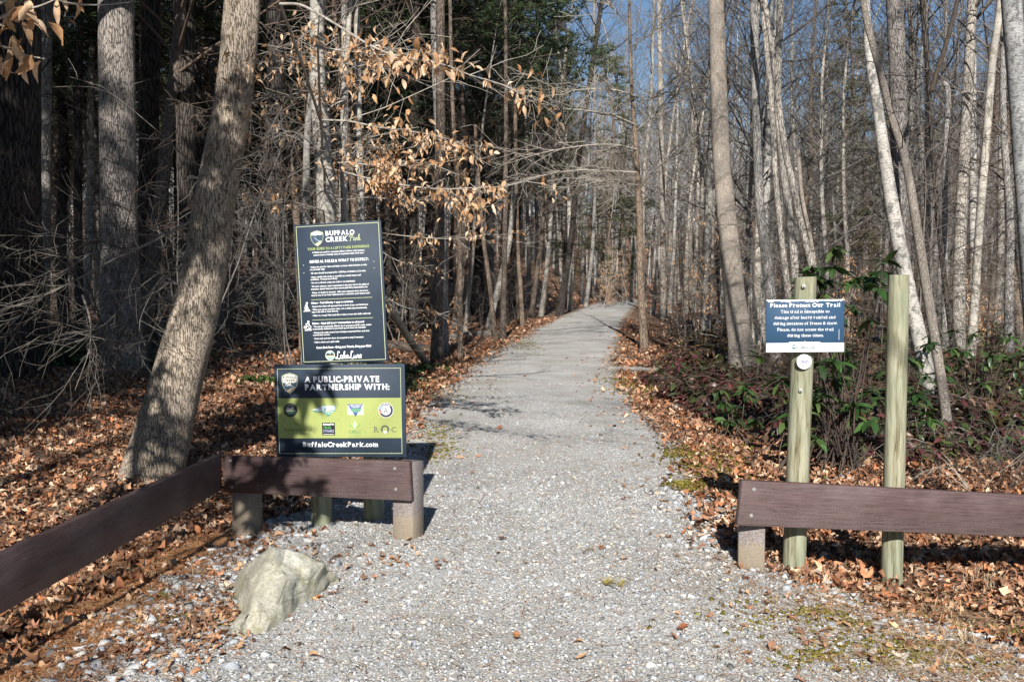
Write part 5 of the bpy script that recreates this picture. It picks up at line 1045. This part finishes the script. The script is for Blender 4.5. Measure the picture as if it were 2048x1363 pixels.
# the wood beyond, too many stems to count
rf = np.random.default_rng(5); fb = MB()
for k in range(1500):
    y = 95 + 130 * rf.random(); x = rf.uniform(-.62, .62) * y; z = gz(x, y); H = rf.uniform(11, 20); dx, dy = rf.normal(0, .5, 2); r = rf.uniform(.08, .22); c = np.array((.36, .34, .32)) * rf.uniform(.5, 1.3)
    tube(fb, [(x, y, z - .5), (x + dx * .4, y, z + H * .5), (x + dx, y + dy, z + H)], [r, r * .7, r * .15], 4, c)
    for j in range(16):
        t = rf.uniform(.25, 1); a = rf.uniform(0, 6.3); L = 3.2 * (1.2 - t) + .6; p = np.array((x + dx * t, y + dy * t, z + H * t)); q = p + np.array((math.cos(a), math.sin(a) * .6, rf.uniform(.3, 1.2))) * L
        tube(fb, [p, (p + q) / 2 + rf.normal(0, .15, 3), q], [.04, .025, .012], 3, c * .85)
        for _ in range(3):
            m_ = p + (q - p) * rf.uniform(.3, 1); tube(fb, [m_, m_ + rf.normal(0, .6, 3) + (0, 0, .4)], [.018, .01], 3, c * .85)
tag(fb.build('distant_woodland', mat_col('distant_bark', .9, .1, 0, 2, .3)), 'mass of bare grey trees covering the far hillside', 'woods', kind='stuff')

# trees standing outside the picture to the left and behind, whose shade falls into it
sh2 = [(-6.3, 3.2), (-6.6, -3.2), (-7.2, -9)]
shade = [(-8.8, 1.0), (-12, 6), (-9, -6.5), (-10.5, 8.5), (-12.5, -1), (-8.6, -12), (-14, -7)]
put_many('pine_tree', [pinS], shade, 'pine outside the picture whose crown shades the left woods', 'tree', 'pines shading the left woods', .85, 1.05)
put_many('pine_tree', [pinS], sh2, 'pine outside the picture whose crown shades the left woods', 'tree', 'pines shading the left woods', .62, .7)
put_many('bare_tree', [bareG[1], bareG[4]], [(-4.6, -2.5), (3.15, -3.2), (-2.5, -9), (5.5, -9)], 'bare tree behind the viewer casting thin twig shadows over the path', 'tree', 'bare trees behind the viewer', .8, 1.0)
ob = empty('rhododendron', (-3.4, 1.8, gz(-3.4, 1.8))); tag(ob, 'broad leaved evergreen outside the left edge that dapples the signs and leaning trunk with shade', 'tree')
tm, sp_, ra = trunk_mesh([(0, 0, -.2), (.1, 0, 2), (.0, .1, 4), (.1, .1, 6), (0, 0, 7.6)], [.07, .06, .05, .04, .015], 10, .01, 4); tm.build('trunk', M['brown'], ob, smooth=True); bw = MB(); bl_ = MB(); lt_ = leaf_t(.2, .2, .3, 3); oo = np.array(ob.location)
cl_ = [np.array((rb_.uniform(-3.8, -2.4), 2.2 + rb_.uniform(-.5, .9), rb_.uniform(3.9, 7.4))) for _ in range(30)]
for kk in range(230):
    if kk < 165:
        tp_ = cl_[kk % 30] + rb_.normal(0, .13, 3)
    else:
        zz_ = rb_.uniform(2.75, 4.9); tp_ = np.array((-2.15 + (.80 if zz_ < 3.55 else .42) * rb_.random() ** 1.3, 1.8 + rb_.uniform(-.5, .5), zz_))
    tp_ = tp_ - oo; j = int(np.argmin(np.abs(sp_[:, 2] - tp_[2] + .5))); q = smooth_curve(np.array([sp_[j], (sp_[j] + tp_) / 2 + rb_.normal(0, .08, 3), tp_]), 3); tube(bw, q, np.linspace(.012, .005, len(q)), 4)
    n = int(rb_.integers(6, 10)); scatter(bl_, lt_[0], lt_[1], np.tile(tp_, (n, 1)), rots(np.arange(n) * 6.283 / n + rb_.normal(0, .2, n), rb_.normal(-.3, .4, n), rb_.normal(0, .3, n)), rb_.uniform(.14, .25, n), pick(rb_, [(.032, .075, .018), (.045, .10, .024)], n, .2))
bw.build('branches', M['twig_brown'], ob); bl_.build('leaves', M['green'], ob)

# ------------------------------------------------------------------ shrubs
def leucothoe(seed, pal, stems=56, H=1.0, spread=.75):
    rg_ = np.random.default_rng(seed); sb = MB(); fb = MB(); lt = leaf_t(.2, .25, .5, 3)
    for s in range(stems):
        a = rg_.uniform(0, 6.3); p = np.array((rg_.normal(0, .18), rg_.normal(0, .18), -.05)); d = np.array((math.cos(a) * .5, math.sin(a) * .5, 1.)); pts = [p]; L = H * rg_.uniform(.8, 1.5)
        for k in range(8): d = unit(d + (math.cos(a) * .14, math.sin(a) * .14, -.20 * k * .5) + rg_.normal(0, .06, 3)); pts.append(pts[-1] + d * L / 8)
        pts = np.array(pts); pts[:, 2] = np.maximum(pts[:, 2], .03); tube(sb, pts, np.linspace(.005, .002, 9), 4); N = 30; t = rg_.uniform(.2, 1, N) * 8; i = np.minimum(t.astype(int), 7); pos = pts[i] + (pts[i + 1] - pts[i]) * (t - i)[:, None]
        tang = a + math.pi * 1.5 + np.where(rg_.random(N) < .5, 1, -1) * rg_.uniform(.5, 1.3, N)
        cc = pick(rg_, pal, N, .25)
        scatter(fb, lt[0], lt[1], pos, rots(tang, rg_.normal(-.35, .35, N), rg_.normal(0, .5, N)), rg_.uniform(.08, .14, N), cc, .02, rg_)
    return [('stems', sb.build('stems', M['twig_brown'], link=False)), ('foliage', fb.build('foliage', M['green'], link=False))]
PUR = [(.095, .030, .030), (.13, .038, .038), (.06, .035, .025), (.14, .085, .055), (.045, .055, .022), (.06, .075, .028), (.03, .02, .016)]; MIXD = [(.10, .032, .03), (.055, .085, .022), (.075, .105, .026), (.05, .025, .02), (.12, .07, .03)]; GRN = [(.04, .085, .02), (.06, .115, .028), (.035, .06, .018), (.10, .14, .035)]
leuP = [leucothoe(1, PUR), leucothoe(2, PUR, 40, .65)]; leuM = [leucothoe(3, MIXD), leucothoe(4, MIXD, 40, .9)]; leuG = [leucothoe(5, GRN, 40, .7)]
def shrub_row(variants, n, y0, y1, m0, m1, label, group, smin=.8, smax=1.3):
    for k in range(n):
        y = y0 + (y1 - y0) * (k + R_.random()) / n; x = float(right(y)) + R_.uniform(m0, m1) * (1 + .02 * y); x = min(x, .56 * y + 1)
        s = R_.uniform(smin, smax); instance('leafy_shrub', R_.choice(variants), (x, y, gz(x, y) - .02), R_.uniform(0, 6.3), (s, s, s * R_.uniform(.8, 1.15)), label, 'shrub', group)
def xedge(y): return float(np.interp(y, [8.8, 9.3, 10, 11.2, 12.7, 14, 17, 22, 30, 40], [5.2, 4.3, 3.5, 3.0, 2.35, 2.4, 3.0, 3.8, 5.3, 7.2]))
def shrub_fill(variants, n, y0, y1, m0, m1, dmin, label, group, smin=.8, smax=1.3, pw=1.0):
    got = []; tr = 0
    while len(got) < n and tr < n * 50:
        tr += 1; y = y0 + (y1 - y0) * R_.random() ** pw; x = xedge(y) + R_.uniform(m0, m1)
        if x > .56 * y + .8 or (x > 3.7 and y < 11.2) or any((a - x) ** 2 + (b - y) ** 2 < dmin ** 2 for a, b in got): continue
        got.append((x, y)); s = R_.uniform(smin, smax)
        instance('leafy_shrub', R_.choice(variants), (x, y, gz(x, y) - .02), R_.uniform(0, 6.3), (s, s, s * R_.uniform(.8, 1.15)), label, 'shrub', group)
shrub_fill(leuP, 38, 8.9, 17, 0, 3.6, .6, 'low arching shrub with dark purple leaves right of the path', 'purple shrubs right of the path')
shrub_fill(leuM, 52, 9.2, 22, .3, 8, .6, 'low arching shrub with mixed green and maroon leaves right of the path', 'mixed shrubs right of the path')
shrub_fill(leuP + leuM, 30, 17, 38, .1, 2.5, .7, 'low brownish purple shrub along the far right verge', 'shrubs along the far right verge')
shrub_fill(leuG + leuM, 40, 14, 34, 2.5, 14, .9, 'low green leaved shrub in the right hand woods', 'green shrubs in the right woods', .9, 1.5)
for (u, y, s) in ((520, 15.5, .6), (60, 17, 1.1), (130, 18, 1.2), (800, 17, 1.0), (790, 14.5, .8), (190, 17.5, 1.), (330, 18, 1.1)):
    x = (u - 1024) / F * y; instance('leafy_shrub', leuG[0], (x, y, gz(x, y)), R_.uniform(0, 6), (s, s, s * .8), 'low dark green shrub at the shaded edge of the left woods', 'shrub', 'green shrubs in the left woods')

def rhodo(label, x, y, H, nw, spread, seed, Lf=(.13, .21)):
    rg_ = np.random.default_rng(seed); root = empty('rhododendron', (x, y, gz(x, y))); tag(root, label, 'shrub'); sb = MB(); fb = MB(); lt = leaf_t(.19, .3, .25, 4)
    for k in range(nw):
        a = rg_.uniform(0, 6.3); rr_ = spread * math.sqrt(rg_.random()); h = H * rg_.uniform(.25, 1); tip = np.array((rr_ * math.cos(a), rr_ * math.sin(a), h)); q = smooth_curve(np.array([(rg_.normal(0, .2), rg_.normal(0, .2), -.05), tip * (.5, .5, .45) + rg_.normal(0, .05, 3), tip]), 4)
        tube(sb, q, np.linspace(.008, .004, len(q)), 5); n = int(rg_.integers(7, 12)); yaw = np.arange(n) * 6.283 / n + rg_.normal(0, .2, n)
        scatter(fb, lt[0], lt[1], np.tile(tip, (n, 1)) + rg_.normal(0, .008, (n, 3)), rots(yaw, rg_.normal(-.35, .35, n), rg_.normal(0, .25, n)), rg_.uniform(*Lf, n), pick(rg_, [(.032, .075, .018), (.045, .10, .024), (.025, .055, .016), (.08, .12, .035)], n, .18))
    sb.build('stems', M['twig_brown'], root); fb.build('foliage', M['green'], root)
rhodo('tall rhododendron with whorled green leaves behind the two round posts', 3.1, 9.2, 2.1, 36, .42, 1)
rhodo('rhododendron growing low between the warning sign and the bare post', 2.45, 8.8, 1.0, 6, .3, 2)
rhodo('small bright green rhododendron nearest the path in the purple shrubs', 2.35, 10.4, .62, 9, .26, 3, (.13, .18))
rhodo('rhododendron right of the bare wooden post by the flaky trunk', 4.15, 10.6, 1.2, 10, .4, 4)
rhodo('rhododendron low behind the warning sign', 3.3, 11.2, 1.2, 9, .7, 5)
rhodo('dim rhododendron under the right edge trunk', 6.4, 13.5, 1.2, 24, .9, 6)

low = [sapling_variant(140 + k, 1.3, 5, 'twig_brown', .006) for k in range(2)]
for k in range(14):
    y = R_.uniform(10.5, 17); x = xedge(y) + R_.uniform(0, 4.5)
    if x > 3.8 and y < 10.8: continue
    s_ = R_.uniform(.6, 1.1); instance('bare_shrub', low[k % 2], (x, y, gz(x, y)), R_.uniform(0, 6.3), (s_, s_, s_), 'low leafless twiggy shrub tangled among the purple leaved shrubs', 'shrub', 'leafless shrubs on the right')
# bare arching bramble stems, right foreground
for k, (u, y) in enumerate(((1990, 9.6), (1960, 8.6), (2030, 8.9), (1850, 10.8), (1700, 9.6), (2000, 10.5), (2060, 9.6), (1930, 10.9), (1820, 10.4), (2040, 11.3), (1960, 11.8), (1760, 10.2))):
    x = (u - 1024) / F * y; rg_ = np.random.default_rng(300 + k); root = empty('bramble', (x, y, gz(x, y))); sb = MB()
    for s in range(6):
        a = rg_.uniform(0, 6.3); d = np.array((math.cos(a) * .6, math.sin(a) * .6, .9)); p = np.zeros(3) - (0, 0, .05); pts = [p]; L = rg_.uniform(.5, 1.2)
        for j in range(9): d = unit(d + (0, 0, -.09 * j * .5) + rg_.normal(0, .08, 3)); pts.append(pts[-1] + d * L / 9)
        pts = np.array(pts); tube(sb, pts, np.linspace(.0035, .0015, 10), 4)
        for _ in range(4): i = rg_.integers(3, 9); grow(sb, pts[i], d + rg_.normal(0, .6, 3), .25, .0018, 1, rg_, [0, 2], seg=3, minr=.001)
    sb.build('stems', M['twig_pale' if k % 2 else 'twig'], root); tag(root, 'thin bare bramble stems arching over leaves at the right edge' if k != 4 else 'thin bare bramble stems between the two round posts', 'bramble', 'bare brambles on the right' if k != 4 else None)

# ------------------------------------------------------------------ fallen wood
def log(name, label, a, b, r, bark, cat='log', n=9, bend=.03, twigs=0, seed=0):
    a = np.array((*a, gz(*a) + r[0] * .6)); b = np.array((*b, gz(*b) + r[1] * .6)); rg_ = np.random.default_rng(seed); K = 8; o0 = a.copy()
    pts = [a + (b - a) * t + (rg_.normal(0, bend), rg_.normal(0, bend), abs(rg_.normal(0, bend * .4))) for t in np.linspace(0, 1, K)]; pts = np.array(pts)
    pts[:, 2] = [max(p[2], gz(p[0], p[1]) + .4 * r[0]) for p in pts]; pts -= o0
    mb = MB(); tube(mb, smooth_curve(pts, 2), np.linspace(r[0], r[1], 2 * K - 1), n, cap=True, rough=.06, rng=rg_)
    for _ in range(twigs): i = rg_.integers(2, K); grow(mb, pts[i], unit(unit(pts[-1]) + rg_.normal(0, .5, 3)), .35, r[1] * .6, 1, rg_, [0, 2], seg=3, minr=.0015)
    o = mb.build(name, M[bark], smooth=True); o.location = o0; tag(o, label, cat); return o
def fl(u, v): return floor_at(u, v)
log('fallen_log', 'pale weathered log lying across the right verge of the path', fl(1222, 742), fl(1395, 745), (.05, .04), 'pale')
log('fallen_branch', 'dark curved branch poking onto the path from the right verge', fl(1218, 655), fl(1280, 690), (.03, .045), 'dark', 'branch')
log('fallen_log', 'short reddish log lying in front of the left woods', fl(905, 680), fl(990, 672), (.12, .12), 'flaky')
log('fallen_log', 'long grey rotten log on the floor of the left woods', fl(690, 690), fl(870, 705), (.14, .10), 'brown')
log('fallen_branch', 'mossy branch on the leaves behind the warning sign post', fl(1500, 872), fl(1640, 925), (.035, .03), 'dark', 'branch')
log('fallen_branch', 'pale stick lying on leaves between the round posts', fl(1660, 965), fl(1790, 922), (.014, .010), 'twig_pale', 'branch', twigs=2)
log('fallen_branch', 'broken pale stick lying on gravel in front of the right barrier', fl(1735, 1275), fl(1825, 1283), (.016, .008), 'twig_pale', 'branch')
log('fallen_branch', 'tan stick at the lower right corner of the photo', fl(1800, 1325), fl(1870, 1360), (.012, .010), 'twig_pale', 'branch')
log('fallen_branch', 'pale stick in the leaves just behind the right barrier', fl(1690, 962), fl(1750, 975), (.018, .012), 'twig_pale', 'branch')
log('exposed_root', 'grey root half buried in gravel left of the boulder', fl(315, 1175), fl(405, 1190), (.03, .02), 'grey', 'root')
log('exposed_root', 'thin root on the gravel in front of the sign posts', fl(600, 1110), fl(670, 1092), (.015, .008), 'grey', 'root')
# slanting dead pole leaning in the left woods beside the sign
mb = MB(); a = P(762, 585, 14); b = np.array((*fl(855, 727), 0.0)); b[2] = gz(b[0], b[1]) - .03; a2 = a + (a - b) * .5; q = smooth_curve(np.array([b, (a + b) / 2 + (0, 0, -.04), a, a2]), 5) - b; tube(mb, q, np.linspace(.075, .04, len(q)), 9, cap=True); o = mb.build('leaning_dead_stem', M['pale'], smooth=True); o.location = b; tag(o, 'pale dead stem leaning against the woods right of the information sign', 'dead stem')
# pine sprig on the path
x, y = floor_at(1215, 1185); mb = MB(); tube(mb, [(0, 0, .01), (.03, -.05, .012), (.06, -.10, .008)], [.0022, .002, .0015], 5, (.04, .03, .02)); N = 90; rg_ = np.random.default_rng(8); c0_ = np.where(rg_.random((N, 1)) < .5, (0.0, .0, .012), (.07, -.03, .012))
scatter(mb, ndv, ndf, c0_ + rg_.normal(0, .004, (N, 3)), rots(rg_.normal(-.7, .7, N), rg_.normal(.15, .15, N), np.zeros(N)), np.stack([np.full(N, .09), rg_.uniform(.04, .08, N), np.full(N, .1)], -1), pick(rg_, [(.30, .26, .06), (.38, .28, .09)], N, .2)); o = mb.build('pine_sprig', M['litter']); o.location = (x, y, gz(x, y) + .012); tag(o, 'yellowing pine sprig lying on the gravel in mid path', 'sprig')
# little grass tufts
for (u, v, lab) in ((312, 1212, 'small bright green grass tuft beside the shadow of the left rail'), (1990, 1180, 'dry pale grass tuft beside the right barrier shadow'), (1890, 1235, 'dry pale grass tuft right of the bare wooden post'), (1945, 1300, 'dry pale grass tuft in the lower right corner')):
    x, y = floor_at(u, v); N = 60; dry = 'dry' in lab; mb = MB(); s = np.stack([np.full(N, .12), rg_.uniform(.03, .07, N) * (1.6 if dry else 1), np.full(N, .1)], -1)
    scatter(mb, ndv, ndf, rg_.normal(0, .02 if not dry else .05, (N, 3)) * (1, 1, 0), rots(rg_.uniform(0, 6.3, N), rg_.uniform(.2, 1.3, N), np.zeros(N)), s, pick(rg_, [(.09, .17, .03)] if not dry else [(.5, .42, .28), (.42, .33, .2)], N, .2)); o = mb.build('grass_tuft', M['litter']); o.location = (x, y, gz(x, y)); tag(o, lab, 'grass tuft')
